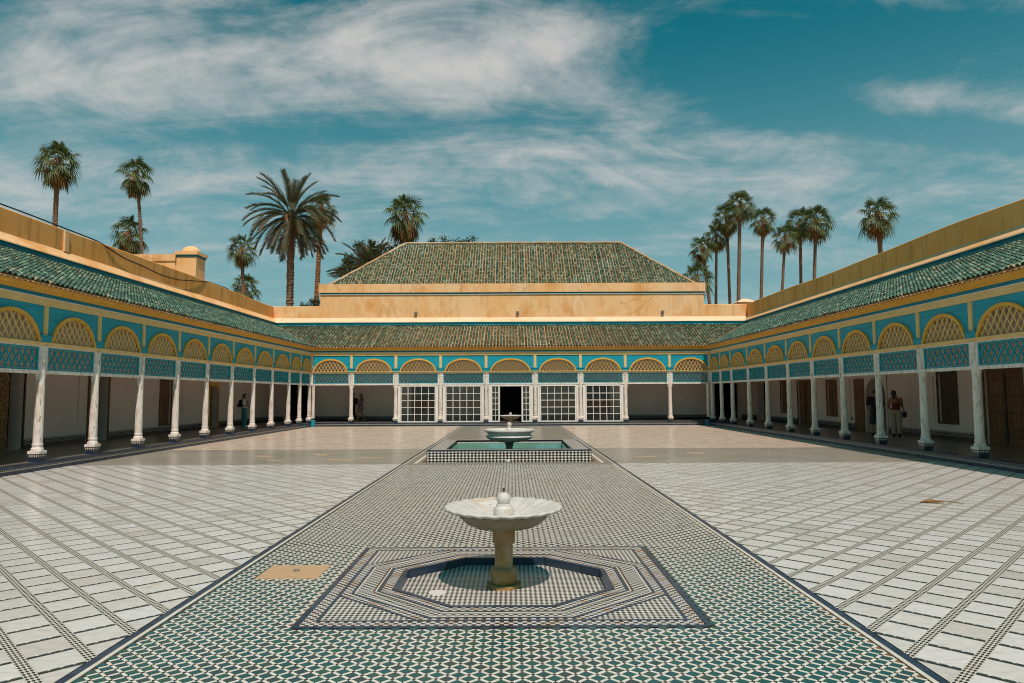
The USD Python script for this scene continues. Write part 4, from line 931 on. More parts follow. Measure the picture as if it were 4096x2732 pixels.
bf_.part('rim', lathe([(.69, .695), (.725, .705), (.735, .73), (.722, .757), (.69, .765), (.655, .755), (.60, .70), (.4, .62), (.1, .60), (.01, .60)], 192, rimfn, 0, YC), 'stone_white', 50)
bf_.part('finial', lathe([(.115, .60), (.115, .745), (.095, .765), (.085, .79), (.06, .80), (.05, .82), (.058, .845), (.07, .885), (.066, .925), (.045, .955), (.018, .968)], 32, cx=0, cy=YC), 'stone_white', 50)
bf_.part('nozzle', lathe([(.014, .96), (.014, 1.0), (.004, 1.0)], 10, cx=0, cy=YC), 'brass', 40)

# ------------------------------------------------------------------ buckets, cable, fallen frond
for (x, y, m, lab) in [(-11.05, 38.35, 'bucket_teal', 'teal plastic bin with flared lid in the far left corner of the court'), (11.02, 38.45, 'bucket_blue', 'dull blue plastic bucket in the far right corner of the court')]:
    t = Thing('bucket', lab, 'bucket', (x, y, 0)); h = .39 if x < 0 else .34
    t.part('body', lathe([(.01, .002), (.108, .002), (.112, .01), (.132, h - .05), (.14, h - .045), (.14, h - .02), (.12, h - .02)] + ([] if x < 0 else [(.115, .03), (.01, .03)]), 28, cx=x, cy=y), m, 40)
    if x < 0: t.part('lid', lathe([(.145, h - .03), (.15, h - .01), (.135, h), (.06, h + .012), (.005, h + .014)], 28, cx=x, cy=y), m, 40)
    t.part('handle', tube([(x + .14 * math.cos(a), y - .02 - .05 * math.sin(a), h - .03 - .09 * math.sin(a)) for a in np.linspace(0, math.pi, 14)], .006, 6), 'iron', True)
cab = [(-14.87, 18.0, 7.40), (-14.9, 20.5, 7.42), (-14.9, 22.6, 7.40), (-14.86, 24.2, 7.36), (-14.76, 24.9, 7.2), (-14.73, 25.95, 7.03), (-14.72, 27.2, 6.97), (-14.72, 28.57, 6.88), (-14.72, 29.86, 6.91), (-14.73, 31.2, 7.08), (-14.76, 32.3, 7.22), (-14.84, 33.3, 7.37), (-14.9, 34.3, 7.40), (-14.95, 36, 7.42)]
cs = np.array(cab); tt_ = np.linspace(0, len(cs) - 1, 90)
from scipy.interpolate import PchipInterpolator
solo('cable', tube(np.stack([PchipInterpolator(np.arange(len(cs)), cs[:, k])(tt_) for k in range(3)], 1), .022, 6), 'rubber', True, label='black cable sagging over the parapet of the left arcade', category='cable')

# ------------------------------------------------------------------ palms and trees behind the walls
def fan_frond(r, az, el, size, droop, dead=False):
    """one fan leaf: stalk, then folded blades spreading from its tip, the ends hanging."""
    pl = size * r.uniform(.85, 1.1) * (.7 if dead else 1.0); R = size * r.uniform(.78, .95)
    d = np.array([math.cos(az) * math.cos(el), math.sin(az) * math.cos(el), math.sin(el)])
    side = np.array([-math.sin(az), math.cos(az), 0]); upv = np.cross(d, side) * -1
    if upv[2] < 0: upv = -upv
    t = np.linspace(0, 1, 5)[:, None]; st = d * pl * t + np.array([0, 0, -1]) * droop * .35 * pl * t ** 2
    v, f = tube(st, np.linspace(.028, .014, 5) * size, 4); V, F = [v], [f]; off = len(v)
    tip = st[-1]; dd = d + np.array([0, 0, -.35 * droop]); dd /= np.linalg.norm(dd)
    nb = 14; roll = r.normal(0, .5); sd = side * math.cos(roll) + upv * math.sin(roll)
    for k in range(nb):
        th = (k / (nb - 1) - .5) * math.radians(235 if not dead else 160); ax = dd * math.cos(th) + sd * math.sin(th)
        l = R * (.78 + .22 * math.cos(th * .6)) * r.uniform(.9, 1.05)
        w = np.cross(ax, upv); w /= np.linalg.norm(w) + 1e-9
        pts = []
        for q, ww in ((.02, .012), (.5, .048), (.8, .030), (1.0, .003)):
            hang = np.array([0, 0, -1]) * (droop * (.9 + .3 * r.random()) * l * max(0, q - .35) ** 1.5 * 1.25)
            c = tip + ax * l * q * (1 - .18 * droop * q) + hang; pts += [c - w * ww * size, c + upv * .018 * size * (q < .9), c + w * ww * size]
        V.append(np.array(pts))
        for q in range(3):
            for s in range(2):
                a = off + q * 3 + s; F.append(np.array([[a, a + 1, a + 4], [a, a + 4, a + 3]]))
        off += 12
    return np.vstack(V), np.vstack(F)
def trunk_mesh(r, x0, z0, x1, z1, y, r0, r1, curve=0.0, ring=.10, rough=.06):
    n = int(max(24, (z1 - z0) / ring)); n = min(n, 220); t = np.linspace(0, 1, n)
    c = np.c_[x0 + (x1 - x0) * t + curve * np.sin(t * math.pi), np.full(n, y), z0 + (z1 - z0) * t]
    rad = (r0 + (r1 - r0) * t ** .7) * (1 + rough * (np.arange(n) % 2 - .5) * 2 + r.normal(0, rough * .4, n))
    v, f = tube(c, rad, 10); v = v + r.normal(0, r1 * rough * .8, v.shape) * [1, 1, .3]; return v, f
def fan_palm(seed, label, group, x, y, zc, ztop, zskirt, xb, zb, curve=0.0, n=34, dead=12, rad=.19, size=1.0, skirt=1.0, lean=None):
    r = np.random.default_rng(seed)
    # the trunk goes on down to the ground behind the wall in the line that shows above it
    x0 = x + (xb - x) * (zc - 0) / max(zc - zb, .5) if zc - zb > 2.5 else xb
    x0 = np.clip(x0, min(x, xb) - 1.2, max(x, xb) + 1.2)
    t = Thing('fan_palm', label, 'palm tree', (x0, y, -.6), group)
    hub = zskirt + (ztop - zskirt) * .52
    t.part('trunk', trunk_mesh(r, x0, -.6, x, hub + .2, y, rad * 1.35, rad, curve, rough=.11 if seed == 6 else .06), 'bark_red' if seed == 6 else 'bark')
    h = np.array([x, y, hub]); S = (ztop - hub) / 1.75 * size
    n = int(n * .74); S = S * 1.08
    for k in range(n):
        el = math.radians(82 - 128 * ((k + .5) / n) ** 1.0); az = k * 2.39996 + r.normal(0, .25)
        v, f = fan_frond(r, az, el, S, .45 + .6 * (k / n) + r.uniform(-.1, .15)); t.part('frond', (v + h, f), 'fan_green')
    for k in range(dead):
        el = math.radians(r.uniform(-84, -48)); az = k * 2.39996 + r.normal(0, .3)
        v, f = fan_frond(r, az, el, (hub - zskirt) / 1.75 * skirt, .8, True); t.part('dry_frond', (v + h - [0, 0, .1], f), 'fan_dead' if k % 3 else 'fan_green')
    for k in range(3):
        az = r.uniform(0, 2 * math.pi); L = S * 1.2
        q = np.linspace(0, 1, 6)[:, None]; c = h + np.array([math.cos(az), math.sin(az), 0]) * L * .55 * q + np.array([0, 0, 1]) * (L * .35 * q - L * 1.15 * q * q)
        v = [tube(c, .03, 4)]
        for j in range(14):
            b = c[2 + j % 4]; e = b + r.normal(0, .16, 3) * S - [0, 0, .38 * S]; v.append(tube(np.array([b, (b + e) / 2 + [0, 0, .05], e]), [.03, .045, .015], 4))
        t.part('fruit_stalk', cat(v), 'date_stalk')
    return t
GP = None
fan_palm(1, 'tallest fan palm at the far left with a thick brown skirt', GP, -44.1, 65, 25.2, 27.1, 22.4, -44.1, 18.3, n=34, dead=18, rad=.21, skirt=1.05)
fan_palm(2, 'slender fan palm with curved trunk, second from the left', GP, -43.7, 78, 28.2, 30.2, 25.4, -43.2, 18.3, curve=.55, n=30, dead=16, rad=.17, skirt=1.1)
fan_palm(3, 'short fan palm with brown skirt at the foot of the curved one', GP, -44.8, 79, 21.5, 23.4, 18.6, -44.6, 18.2, n=28, dead=20, rad=.2, skirt=1.1)
fan_palm(4, 'fan palm just left of the big feathery date palm', GP, -34.3, 86, 21, 22.9, 18.3, -34.1, 14.6, n=32, dead=10, rad=.19)
fan_palm(5, 'low fan palm half hidden below another, left of the date palm', GP, -37.2, 95, 17.4, 19.4, 14.9, -37.2, 13, n=34, dead=6, rad=.19)
fan_palm(6, 'fan palm with red-brown rough trunk close behind the big date palm', GP, -23.4, 83, 25.3, 27.2, 22.5, -23.9, 12.8, n=32, dead=8, rad=.26)
fan_palm(7, 'shaggy fan palm standing above the left end of the hall roof', GP, -11.5, 73, 21.4, 24.1, 18.9, -11.6, 18.2, n=36, dead=24, rad=.24, skirt=1.15)
fan_palm(8, 'lowest tall fan palm of the right group, its trunk curving to the left', GP, 26.9, 95, 22.6, 24.6, 20.2, 27.6, 14.4, curve=.25, n=34, dead=5, rad=.22)
fan_palm(9, 'fan palm second from the left in the right group, thin straight trunk', GP, 31.5, 103, 26.1, 28.3, 23.5, 31.1, 15.5, n=32, dead=8, rad=.19)
fan_palm(10, 'fan palm with orange skirt, third from the left in the right group', GP, 32.8, 102, 28.8, 31.4, 25.9, 32.9, 15.4, n=34, dead=16, rad=.2)
fan_palm(11, 'tallest fan palm of the right group', GP, 33.2, 97, 29.6, 31.7, 26.4, 32.5, 14.7, n=34, dead=6, rad=.23)
fan_palm(12, 'fan palm standing alone just right of the tallest one', GP, 37.2, 99, 27.4, 29.7, 25.0, 36.5, 15.1, n=34, dead=10, rad=.21)
fan_palm(13, 'shorter fan palm with kinked trunk near the right parapet', GP, 40.4, 99, 24.8, 27.2, 22.4, 39.8, 16.3, curve=-.2, n=32, dead=5, rad=.19)
fan_palm(14, 'left one of the two close-set fan palms right of the group', GP, 44.4, 103, 28.3, 30.8, 25.2, 44.1, 18, n=32, dead=8, rad=.21)
fan_palm(15, 'right one of the two close-set fan palms, its crown broad', GP, 45, 99, 27.3, 30.2, 24.2, 44.4, 18.2, n=36, dead=8, rad=.22)
fan_palm(16, 'lone fan palm above the right arcade, farthest right', GP, 38.8, 71, 20.8, 23.0, 18.2, 38.95, 16.5, n=34, dead=8, rad=.22)
fan_palm(17, 'low broad fan palm showing beside the right end of the hall roof', GP, 22.6, 82, 16.0, 18.1, 13.6, 22.5, 12, n=34, dead=4, rad=.25, size=1.05)

def date_frond(r, az, el, L, droop, h, dens=46):
    n = 13; t = np.linspace(0, 1, n); d = np.array([math.cos(az), math.sin(az), 0])
    e = el - droop * t ** 1.3; dx = np.cos(e), np.sin(e)
    c = np.zeros((n, 3)); ds = L / (n - 1)
    for i in range(1, n): c[i] = c[i - 1] + (d * dx[0][i] + np.array([0, 0, 1]) * dx[1][i]) * ds
    c = c + h; v, f = tube(c, np.linspace(.05, .012, n), 4); V, F, off = [v], [f], len(v)
    side = np.array([-math.sin(az), math.cos(az), 0])
    for k in range(dens):
        q = .2 + .8 * (k + .5) / dens; i = min(int(q * (n - 1)), n - 2); fr = q * (n - 1) - i; p = c[i] * (1 - fr) + c[i + 1] * fr
        T = c[i + 1] - c[i]; T /= np.linalg.norm(T); U = np.cross(side, T); U = U if U[2] > 0 else -U
        l = .60 * math.sin(min(1, (1.12 - q) * 2.0 + .15) * math.pi / 2) * min(1, q * 3.2) * r.uniform(.85, 1.1) * L / 4.2
        for s in (-1, 1):
            a = T * .72 + side * s * .62 + U * .30 + r.normal(0, .08, 3); a /= np.linalg.norm(a)
            w = T * .040 * L / 4; tip = p + a * l + [0, 0, -.10 * l]
            V.append(np.array([p - w, p + w, p + a * l * .55 + w * 1.1, p + a * l * .55 - w * .8, tip])); F.append(np.array([[0, 1, 2], [0, 2, 3], [3, 2, 4]]) + off); off += 5
    return np.vstack(V), np.vstack(F)
def date_palm(seed, label, x, y, hub, L, n, rad, els=(86, -62), z0=-.6, xb=None, bark='bark', stalks=True):
    r = np.random.default_rng(seed); t = Thing('date_palm', label, 'palm tree', (x if xb is None else xb, y, z0), None); h = np.array([x, y, hub])
    t.part('trunk', trunk_mesh(r, x if xb is None else xb, z0, x, hub, y, rad * 1.1, rad * 1.05, 0, .14, .09), bark)
    for k in range(n):
        q = (k + .5) / n; el = math.radians(els[0] + (els[1] - els[0]) * q ** .9) + r.normal(0, .07); az = k * 2.39996 + r.normal(0, .2)
        v, f = date_frond(r, az, el, L * (.86 + .14 * math.sin(q * math.pi)) * r.uniform(.92, 1.05), math.radians(30 + 42 * math.sin(min(1, q * 1.3) * math.pi)) * r.uniform(.8, 1.15), h + r.normal(0, .1, 3))
        t.part('frond', (v, f), 'date_green')
    if stalks:
        for k in range(14):
            az = r.uniform(0, 2 * math.pi); el = r.uniform(-.7, .3); q = np.linspace(0, 1, 5)[:, None]; l = r.uniform(.7, 1.3)
            c = h + np.array([math.cos(az) * math.cos(el), math.sin(az) * math.cos(el), math.sin(el)]) * l * q - np.array([0, 0, .5]) * l * q * q
            t.part('fruit_stalk', cat([tube(c, .05, 4)] + [tube(np.array([c[-1], c[-1] + r.normal(0, .12, 3) - [0, 0, .35]]), .03, 4) for _ in range(6)]), 'date_stalk')
    return t
date_palm(31, 'big feathery date palm with thick ringed trunk, left of the hall', -19.9, 61, 18.1, 4.75, 62, .30)
date_palm(32, 'date palm fronds rising behind the left slope of the hall roof', -13.6, 66, 13.4, 4.4, 40, .3, (86, -5), stalks=False)

def tree(name, seed, label, x, y, zc, blobs, nl, leaf, trunk_r):
    r = np.random.default_rng(seed); t = Thing(name, label, 'tree' if name == 'tree' else 'shrub', (x, y, -.6))
    tips = [np.array([bx, by, bz]) for bx, by, bz, *_ in blobs]
    fork = np.array([x, y, zc * .6]); tr = [tube(np.array([[x, y, -.6], [x + .1, y, zc * .3], fork]), [trunk_r, trunk_r * .8, trunk_r * .6], 8)]
    t.part('trunk', tr[0], 'bark', True)
    for tp in tips: t.part('limb', tube(np.array([fork, (fork + tp) / 2 + r.normal(0, .25, 3), tp]), [trunk_r * .5, trunk_r * .3, trunk_r * .1], 6), 'bark', True)
    V = []
    for bx, by, bz, br, sq in blobs:
        sub = r.normal(0, 1, (max(4, int(br * 7)), 3)); sub /= np.linalg.norm(sub, axis=1, keepdims=True); sub = np.array([bx, by, bz]) + sub * [br, br, br * sq] * r.uniform(.35, .95, (len(sub), 1))
        c = sub[r.integers(0, len(sub), int(nl * br * br))]; c = c + r.normal(0, .26 * min(1, br), c.shape)
        a = r.normal(0, 1, c.shape); a /= np.linalg.norm(a, axis=1, keepdims=True); b2 = np.cross(a, r.normal(0, 1, c.shape)); b2 /= np.linalg.norm(b2, axis=1, keepdims=True)
        s = leaf * r.uniform(.6, 1.3, (len(c), 1)); V.append(np.stack([c - a * s, c + b2 * s * .45, c + a * s, c - b2 * s * .45], 1))
    V = np.vstack(V); n = len(V); F = (np.array([[0, 1, 2], [0, 2, 3]])[None] + (np.arange(n) * 4)[:, None, None]).reshape(-1, 3)
    t.part('crown', (V.reshape(-1, 3), F), 'leaf_dark', kind='stuff')
tree('tree', 41, 'dark leafy tree behind the date fronds at the left slope of the hall roof', -15.6, 70, 15, [(-15.4, 70, 16.9, 1.5, .8), (-16.6, 70, 15.6, 1.1, .8), (-14.2, 70.3, 16.6, 1.2, .8), (-17.2, 70, 14.6, .9, .7), (-15.2, 69.5, 15.2, 1.6, .8)], 420, .13, .3)
tree('tree', 42, 'dark round tree crown at the foot of the shaggy fan palm', -11.8, 71.5, 16, [(-12.9, 71.5, 17.1, .9, .8), (-11.8, 71.5, 17.3, 1.0, .8), (-10.6, 71.5, 17.2, .9, .8), (-11.5, 71, 16.4, 1.3, .7)], 420, .13, .25)
tree('tree', 43, 'left one of two dark tree tops above the hall ridge', -7.2, 70, 16, [(-7.9, 70, 17.4, .75, .75), (-7.0, 70, 17.6, .8, .75), (-6.3, 70, 17.2, .6, .7), (-7.1, 70, 16.6, 1.1, .7)], 420, .12, .22)
tree('tree', 44, 'right one of two dark tree tops above the hall ridge', -4.6, 70, 16, [(-5.2, 70, 17.3, .75, .75), (-4.4, 70, 17.6, .7, .75), (-3.7, 70, 17.3, .6, .7), (-2.7, 70, 16.9, .35, .7), (-4.5, 70, 16.5, 1.1, .7)], 420, .12, .22)
tree('shrub', 45, 'dark green shrub at the foot of the red-brown palm trunk', -24.2, 82.2, 11, [(-25.0, 82.2, 12.6, .7, .8), (-23.4, 82.2, 12.9, .8, .9), (-24.2, 82.2, 12.2, 1.0, .8)], 420, .13, .2)

# ------------------------------------------------------------------ people
def ball(p, r, s=12): return Manifold.sphere(r, s).translate(tuple(map(float, p)))
def limb(pts, s=12):
    """a chain of (point, radius): each bone the hull of two balls."""
    out = None
    for (a, ra), (b, rb) in zip(pts[:-1], pts[1:]):
        m = Manifold.batch_hull([ball(a, ra, s), ball(b, rb, s)]); out = m if out is None else out + m
    return out
def soft(parts, step=.022, n=8):
    m = parts[0]
    for q in parts[1:]: m = m + q
    v, f = va(m.refine_to_length(step)); t = trimesh.Trimesh(v, f, process=True)
    trimesh.smoothing.filter_taubin(t, iterations=n); return t
def oval(c, rx, ry, rz, s=20): return Manifold.sphere(1.0, s).scale((rx, ry, rz)).translate(tuple(map(float, c)))
A = np.array
def hand(w, d, palm, side):
    """palm and five bent fingers from the wrist w along d, the palm's normal given; side: the thumb's side."""
    d = d / np.linalg.norm(d); palm = palm / np.linalg.norm(palm); s = np.cross(d, palm) * side
    c = w + d * .045; parts = [Manifold.batch_hull([ball(w, .022), ball(w + d * .03 + s * .025, .014), ball(w + d * .03 - s * .025, .014), ball(w + d * .085 + s * .03, .012), ball(w + d * .085 - s * .028, .011)])]
    for k, (o, l) in enumerate([(.030, .070), (.011, .078), (-.009, .073), (-.027, .058)]):
        a = w + d * .082 + s * o; b = a + d * l * .5 + palm * .010; e = b + d * l * .38 + palm * .026; parts.append(limb([(a, .0095), (b, .0088), (e, .0072)], 8))
    a = w + d * .022 + s * .028; b = a + d * .03 + s * .026 + palm * .012; parts.append(limb([(a, .012), (b, .0105), (b + d * .030 + s * .006 + palm * .008, .0085)], 8))
    return parts
class Person:
    def __init__(self, label, loc, heading, H, male=False, skin='skin'):
        self.H = H; self.m = male; self.skin = skin; self.loc = np.asarray(loc, float)
        h = math.radians(heading); f = A([math.cos(h), math.sin(h), 0]); self.R = np.stack([A([f[1], -f[0], 0]), f, A([0, 0, 1.])])   # rows: right, forward, up
        self.t = Thing('person', label, 'person', loc)
        k = H; sw = .112 if male else .098; hw = .052
        self.J = dict(pelvis=A([0, 0, .53 * k]), waist=A([0, .0, .62 * k]), chest=A([0, .005, .735 * k]), neck=A([0, .0, .845 * k]), head=A([0, .015, .925 * k]))
        for s, n in ((-1, 'l'), (1, 'r')):
            self.J.update({'sh' + n: A([s * sw * k, 0, .805 * k]), 'el' + n: A([s * (sw + .018) * k, -.01, .635 * k]), 'wr' + n: A([s * (sw + .012) * k, .03, .49 * k]),
                           'hp' + n: A([s * hw * k, 0, .515 * k]), 'kn' + n: A([s * hw * k, .01, .285 * k]), 'an' + n: A([s * hw * k, -.01, .05 * k]), 'to' + n: A([s * (hw + .008) * k, .13, .018 * k])})
    def w(self, mesh):
        v, f = va(mesh); return v @ self.R + self.loc, f
    def put(self, name, mesh, m, smooth=60, parent=None): return self.t.part(name, self.w(mesh), m, smooth, parent)
    def body(self):
        J, k = self.J, self.H / 1.7; parts = []
        for n in 'lr':
            parts += [limb([(J['sh' + n], .052 * k), (J['el' + n], .040 * k), (J['wr' + n], .027 * k)]), limb([(J['hp' + n], .082 * k), (J['kn' + n], .056 * k), (J['kn' + n] * .55 + J['an' + n] * .45 + A([0, -.015, 0]), .054 * k), (J['an' + n], .038 * k)]), limb([(J['an' + n] + A([0, -.02, -.02]), .036 * k), (J['to' + n], .024 * k)])]
            s = -1 if n == 'l' else 1; parts += hand(J['wr' + n], J['wr' + n] - J['el' + n], A([-s * .8, .5, 0]), s)
        c = .135 if self.m else .115
        parts += [Manifold.batch_hull([oval(J['chest'], c * k, .10 * k, .12 * k), oval(J['waist'], (c - .02) * k, .085 * k, .08 * k)]), Manifold.batch_hull([oval(J['waist'], (c - .02) * k, .085 * k, .06 * k), oval(J['pelvis'], .14 * k, .105 * k, .10 * k)]),
                  Manifold.batch_hull([ball(J['shl'], .05 * k), ball(J['shr'], .05 * k), oval(J['chest'], c * k, .095 * k, .08 * k)]), limb([(J['neck'] - A([0, 0, .04]), .055 * k), (J['neck'] + A([0, 0, .05]), .050 * k)])]
        hd = J['head']; parts += [oval(hd + A([0, 0, .012]), .073 * k, .092 * k, .105 * k), limb([(hd + A([0, .03, -.05]) * k, .058 * k), (hd + A([0, .062, -.085]) * k, .030 * k)]), limb([(hd + A([0, .088, .015]) * k, .011 * k), (hd + A([0, .108, -.020]) * k, .013 * k)], 8)]
        for s in (-1, 1): parts.append(oval(hd + A([s * .076, -.005, -.005]) * k, .012 * k, .022 * k, .032 * k, 10))
        b = self.put('body', soft(parts, .024, 6), self.skin)
        for s in (-1, 1): self.put('eye', va(oval(hd + A([s * .030, .083, .012]) * k, .011 * k, .008 * k, .007 * k, 10)), 'hair_dark', True, b)
        self.put('mouth', va(oval(hd + A([0, .087, -.052]) * k, .024 * k, .008 * k, .006 * k, 10)), 'cloth_red', True, b)
    def torso(self, name, m, low='pelvis', sleeve=.5, ease=.018, top=True):
        J, k = self.J, self.H / 1.7; e = ease; c = .135 if self.m else .115
        lo = J[low] if isinstance(low, str) else A(low)
        parts = [Manifold.batch_hull([oval(J['chest'], c * k + e, .10 * k + e, .12 * k + e), oval(J['waist'], (c - .012) * k + e, .09 * k + e, .08 * k)]), Manifold.batch_hull([oval(J['waist'], (c - .012) * k + e, .09 * k + e, .06 * k), oval(lo, .14 * k + e, .105 * k + e, .03 * k)])]
        if top: parts.append(Manifold.batch_hull([ball(J['shl'], .05 * k + e), ball(J['shr'], .05 * k + e), oval(J['chest'], c * k + e, .095 * k + e, .08 * k)]))
        if sleeve:
            for n in 'lr': q = J['sh' + n] * (1 - sleeve) + J['el' + n] * sleeve; parts.append(limb([(J['sh' + n], .054 * k + e), (q, .050 * k + e)]))
        return self.put(name, soft(parts, .024, 6), m)
    def legs(self, name, m, to=.95, r=(.098, .085, .085), knee=None):
        J, k = self.J, self.H / 1.7; parts = [oval(J['pelvis'], .152 * k, .118 * k, .10 * k)]
        for n in 'lr':
            pts = [(J['hp' + n], r[0] * k), (J['kn' + n], r[1] * k), (J['an' + n], r[2] * k)]
            if to < .5: pts = [pts[0], (J['hp' + n] * (1 - 2 * to) + J['kn' + n] * 2 * to, r[1] * k)]
            else: q = (to - .5) * 2; pts[2] = (J['kn' + n] * (1 - q) + J['an' + n] * q, r[2] * k)
            parts.append(limb(pts))
        return self.put(name, soft(parts, .024, 6), m)
    def shoes(self, m):
        J, k = self.J, self.H / 1.7
        for n in 'lr': self.put('shoe', soft([limb([(J['an' + n] + A([0, -.035, -.042]), .043 * k), (J['to' + n] + A([0, .015, .014]), .034 * k)]), limb([(J['an' + n] + A([0, -.02, -.03]), .045 * k), (J['an' + n] + A([0, 0, .015]), .043 * k)])], .02, 4), m)
    def hair(self, m, long=0.0, back=.06, curly=False):
        hd, k = self.J['head'], self.H / 1.7
        parts = [oval(hd + A([0, -.024, .034]) * k, .084 * k, .090 * k, .094 * k), oval(hd + A([0, .022, .074]) * k, .072 * k, .068 * k, .052 * k)]
        if long: parts += [Manifold.batch_hull([oval(hd + A([0, -.05, 0]) * k, .085 * k, .06 * k, .07 * k), oval(hd + A([0, -back, -long]) * k, .06 * k, .035 * k, .06 * k)])]
        if curly:
            r = np.random.default_rng(3)
            for _ in range(26): d = r.normal(0, 1, 3); d /= np.linalg.norm(d); d[1] = -abs(d[1]) * .8; parts.append(ball(hd + A([0, -.02, .03]) + d * A([.085, .09, .10]) * k, .030, 8))
        return self.put('hair', soft(parts, .02, 5), m)
    def p(self, v): return A(v) @ self.R + self.loc
def backpack(P, label, m='cloth_black', h=.40):
    J = P.J; c = J['chest'] * .6 + J['waist'] * .4 + A([0, -.215, .02]); t = Thing('backpack', label, 'backpack', P.p(c - A([0, 0, h / 2])))
    b = soft([Manifold.batch_hull([oval(c + A([0, .05, .12]), .12, .05, .09), oval(c + A([0, .05, -.13]), .14, .06, .07), oval(c + A([0, -.05, -.10]), .12, .05, .09), oval(c + A([0, -.02, .11]), .10, .05, .07)])], .03, 5)
    t.part('bag', P.w(b), m, 60); t.part('pocket', P.w(va(oval(c + A([0, -.09, -.10]), .10, .04, .08))), m, True)
    for s in (-1, 1): t.part('strap', P.w(tube(A([c + A([s * .075, .05, .16]), J['sh' + ('l' if s < 0 else 'r')] * A([.72, 1, 1]) + A([0, -.03, .068]), J['sh' + ('l' if s < 0 else 'r')] * A([.74, 1, 1]) + A([0, .06, .05]), J['chest'] + A([s * .095, .13, 0]), J['chest'] + A([s * .125, .07, -.16]), c + A([s * .12, .06, -.14])]), .017, 6)), m, True)
def zfoot(P):
    return P
# woman with backpack, left arcade
P1 = Person('woman in white top and wide teal trousers with backpack, standing in the left arcade', (-13.35, 34.4, ZF), 8, 1.68)
P1.J.update(ell=A([-.20, .02, 1.07]), wrl=A([-.10, .24, 1.04]), elr=A([.20, .02, 1.07]), wrr=A([.09, .25, 1.08]))
P1.body(); P1.torso('t_shirt', 'cloth_white', [0, 0, .98], .62, .02); P1.legs('trousers', 'cloth_teal', .93, (.112, .115, .115)); P1.shoes('shoe_white'); P1.hair('hair_dark', .20, .10)
backpack(P1, 'black backpack on the woman in teal trousers', h=.4)
bt = Thing('water_bottle', 'small clear blue bottle held by the woman in teal trousers', 'bottle', P1.p([.03, .335, 1.06])); c = P1.p([.03, .335, 0])
bt.part('body', lathe([(.005, 1.26), (.03, 1.262), (.033, 1.28), (.033, 1.38), (.014, 1.42), (.014, 1.44)], 16, cx=c[0], cy=c[1]), 'bucket_blue', 40); bt.part('cap', lathe([(.016, 1.438), (.016, 1.455), (.002, 1.456)], 12, cx=c[0], cy=c[1]), 'cloth_white', 40)
# couple in the far arcade
P2 = Person('woman in short floral dress with long brown hair, walking in the far arcade', (-8.98, 41.1, ZF), 186, 1.66, skin='skin_tan')
P2.J.update(knl=A([-.085, .20, .50]), anl=A([-.085, .16, .10]), tol=A([-.085, .28, .035]), knr=A([.085, -.04, .47]), anr=A([.085, -.24, .085]), tor=A([.085, -.12, .03]), ell=A([-.19, .05, 1.08]), wrl=A([-.12, .22, 1.12]), elr=A([.2, -.06, 1.07]), wrr=A([.18, .10, .95]))
P2.body(); P2.torso('dress_top', 'cloth_floral', 'waist', .3, .016)
J = P2.J; P2.put('dress_skirt', soft([Manifold.batch_hull([oval(J['waist'], .115, .095, .05), oval(J['pelvis'], .155, .125, .08), oval(A([0, .03, .68]), .17, .155, .03)])], .03, 5), 'cloth_floral'); P2.shoes('skin_tan'); P2.hair('hair_brown', .30, .13)
P3 = Person('bearded man in black with backpack, half hidden by a column of the far arcade', (-9.42, 41.0, ZF), 184, 1.70, True)
P3.J.update(knl=A([-.09, .14, .49]), anl=A([-.09, .10, .085]), tol=A([-.09, .24, .03]), knr=A([.09, -.02, .48]), anr=A([.09, -.22, .09]), tor=A([.09, -.10, .03]), wrl=A([-.2, .18, .90]), wrr=A([.2, .02, .84]))
P3.body(); P3.torso('shirt', 'cloth_black', [0, 0, .92], .7, .02); P3.legs('trousers', 'cloth_black', .95, (.10, .075, .06)); P3.shoes('cloth_white'); P3.hair('hair_dark')
P3.put('beard', va(oval(P3.J['head'] + A([0, .05, -.07]), .055, .05, .045, 14)), 'hair_dark', True)
backpack(P3, 'black backpack on the man in the far arcade')
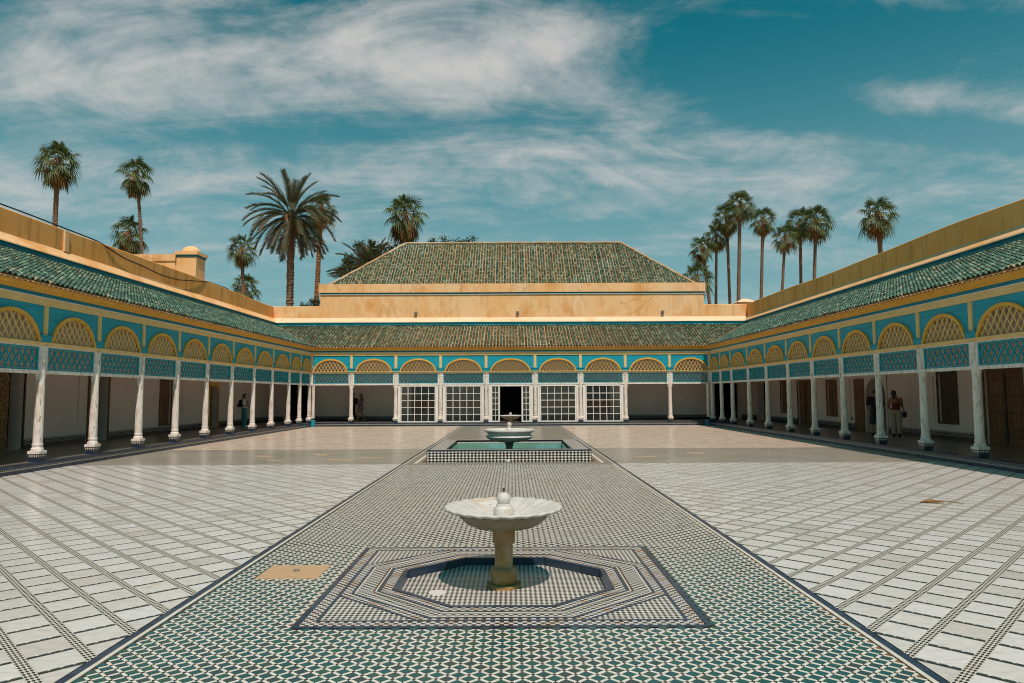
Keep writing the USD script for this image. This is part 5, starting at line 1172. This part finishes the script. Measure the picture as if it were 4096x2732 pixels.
# couple in the right arcade
P4 = Person('man in black shirt and dark shorts behind a column of the right arcade', (13.35, 25.05, ZF), 70, 1.70, True)
P4.J.update(ell=A([-.25, -.02, 1.10]), wrl=A([-.17, .16, .96]), elr=A([.25, -.03, 1.10]), wrr=A([.20, .12, .90]), anl=A([-.13, -.02, .085]), knl=A([-.11, .01, .48]), anr=A([.15, -.03, .085]), knr=A([.12, .01, .48]), tol=A([-.15, .12, .03]), tor=A([.19, .1, .03]))
P4.body(); P4.torso('t_shirt', 'cloth_black', [0, 0, .92], .75, .026); P4.legs('shorts', 'cloth_grey', .48, (.108, .10, .09)); P4.shoes('cloth_black'); P4.hair('hair_dark')
P5 = Person('woman seen from behind in dark red top and patterned tan trousers, right arcade', (13.82, 24.55, ZF), 62, 1.68, skin='skin_tan')
P5.J.update(head=P5.J['head'] + A([-.05, .03, -.012]), ell=A([-.24, -.01, 1.10]), wrl=A([-.17, .15, .99]), elr=A([.20, .10, 1.10]), wrr=A([.10, .26, 1.16]), knl=A([-.085, .03, .48]), anr=A([.07, -.03, .085]), anl=A([-.10, .0, .085]))
P5.body(); J = P5.J; P5.put('top', soft([Manifold.batch_hull([oval(J['chest'] - A([0, 0, .05]), .138, .122, .09), oval(J['waist'], .125, .108, .08)]), Manifold.batch_hull([oval(J['waist'], .125, .108, .06), oval(A([0, 0, .99]), .15, .12, .03)])], .024, 5), 'cloth_red')
P5.legs('trousers', 'cloth_tan', .90, (.118, .096, .072)); P5.shoes('cloth_black'); P5.hair('hair_dark', .13, .07)
hb = Thing('handbag', 'small black handbag hanging from the shoulder of the woman in dark red', 'handbag', P5.p([.26, -.05, .70])); c = A([.26, -.05, .80])
hb.part('bag', P5.w(soft([Manifold.batch_hull([oval(c + A([0, 0, .07]), .06, .08, .04), oval(c + A([0, 0, -.07]), .07, .10, .04)])], .03, 4)), 'cloth_black', 60)
hb.part('flap', P5.w(va(oval(c + A([.045, 0, .04]), .03, .085, .055))), 'cloth_grey', True)
hb.part('strap', P5.w(tube(A([c + A([0, -.06, .08]), A([.19, -.12, 1.15]), A([.04, -.135, 1.36]), A([-.06, -.06, 1.445]), A([-.05, .07, 1.42]), A([.06, .15, 1.25]), A([.2, .10, 1.05]), c + A([0, .07, .09])]), .010, 6)), 'cloth_black', True)

fr = Thing('fallen_frond', 'dry palm frond lying on the pale marble slabs at the right', 'palm frond', (6.9, 11.2, 0))
rf_ = np.random.default_rng(5)
fr.part('stalk', tube(np.array([[6.72, 11.17, .02], [6.95, 11.2, .03], [7.12, 11.2, .028], [7.24, 10.98, .016]]), [.016, .012, .008, .004], 6), 'fan_dead', True)
for k in range(16):
    a = math.radians(rf_.uniform(-26, 30)); l = rf_.uniform(.12, .28); b = np.array([6.66 + k * .008, 11.18, .012 + k * .001]); d = np.array([math.cos(a), math.sin(a) * 1.5, 0]) * l
    w = np.array([-math.sin(a), math.cos(a), 0]) * .010
    fr.part('leaflet', tube(np.array([b, b + d * .5 + [0, 0, .02], b + d + [0, 0, -.004]]), [.008, .010, .002], 4), 'fan_dead')
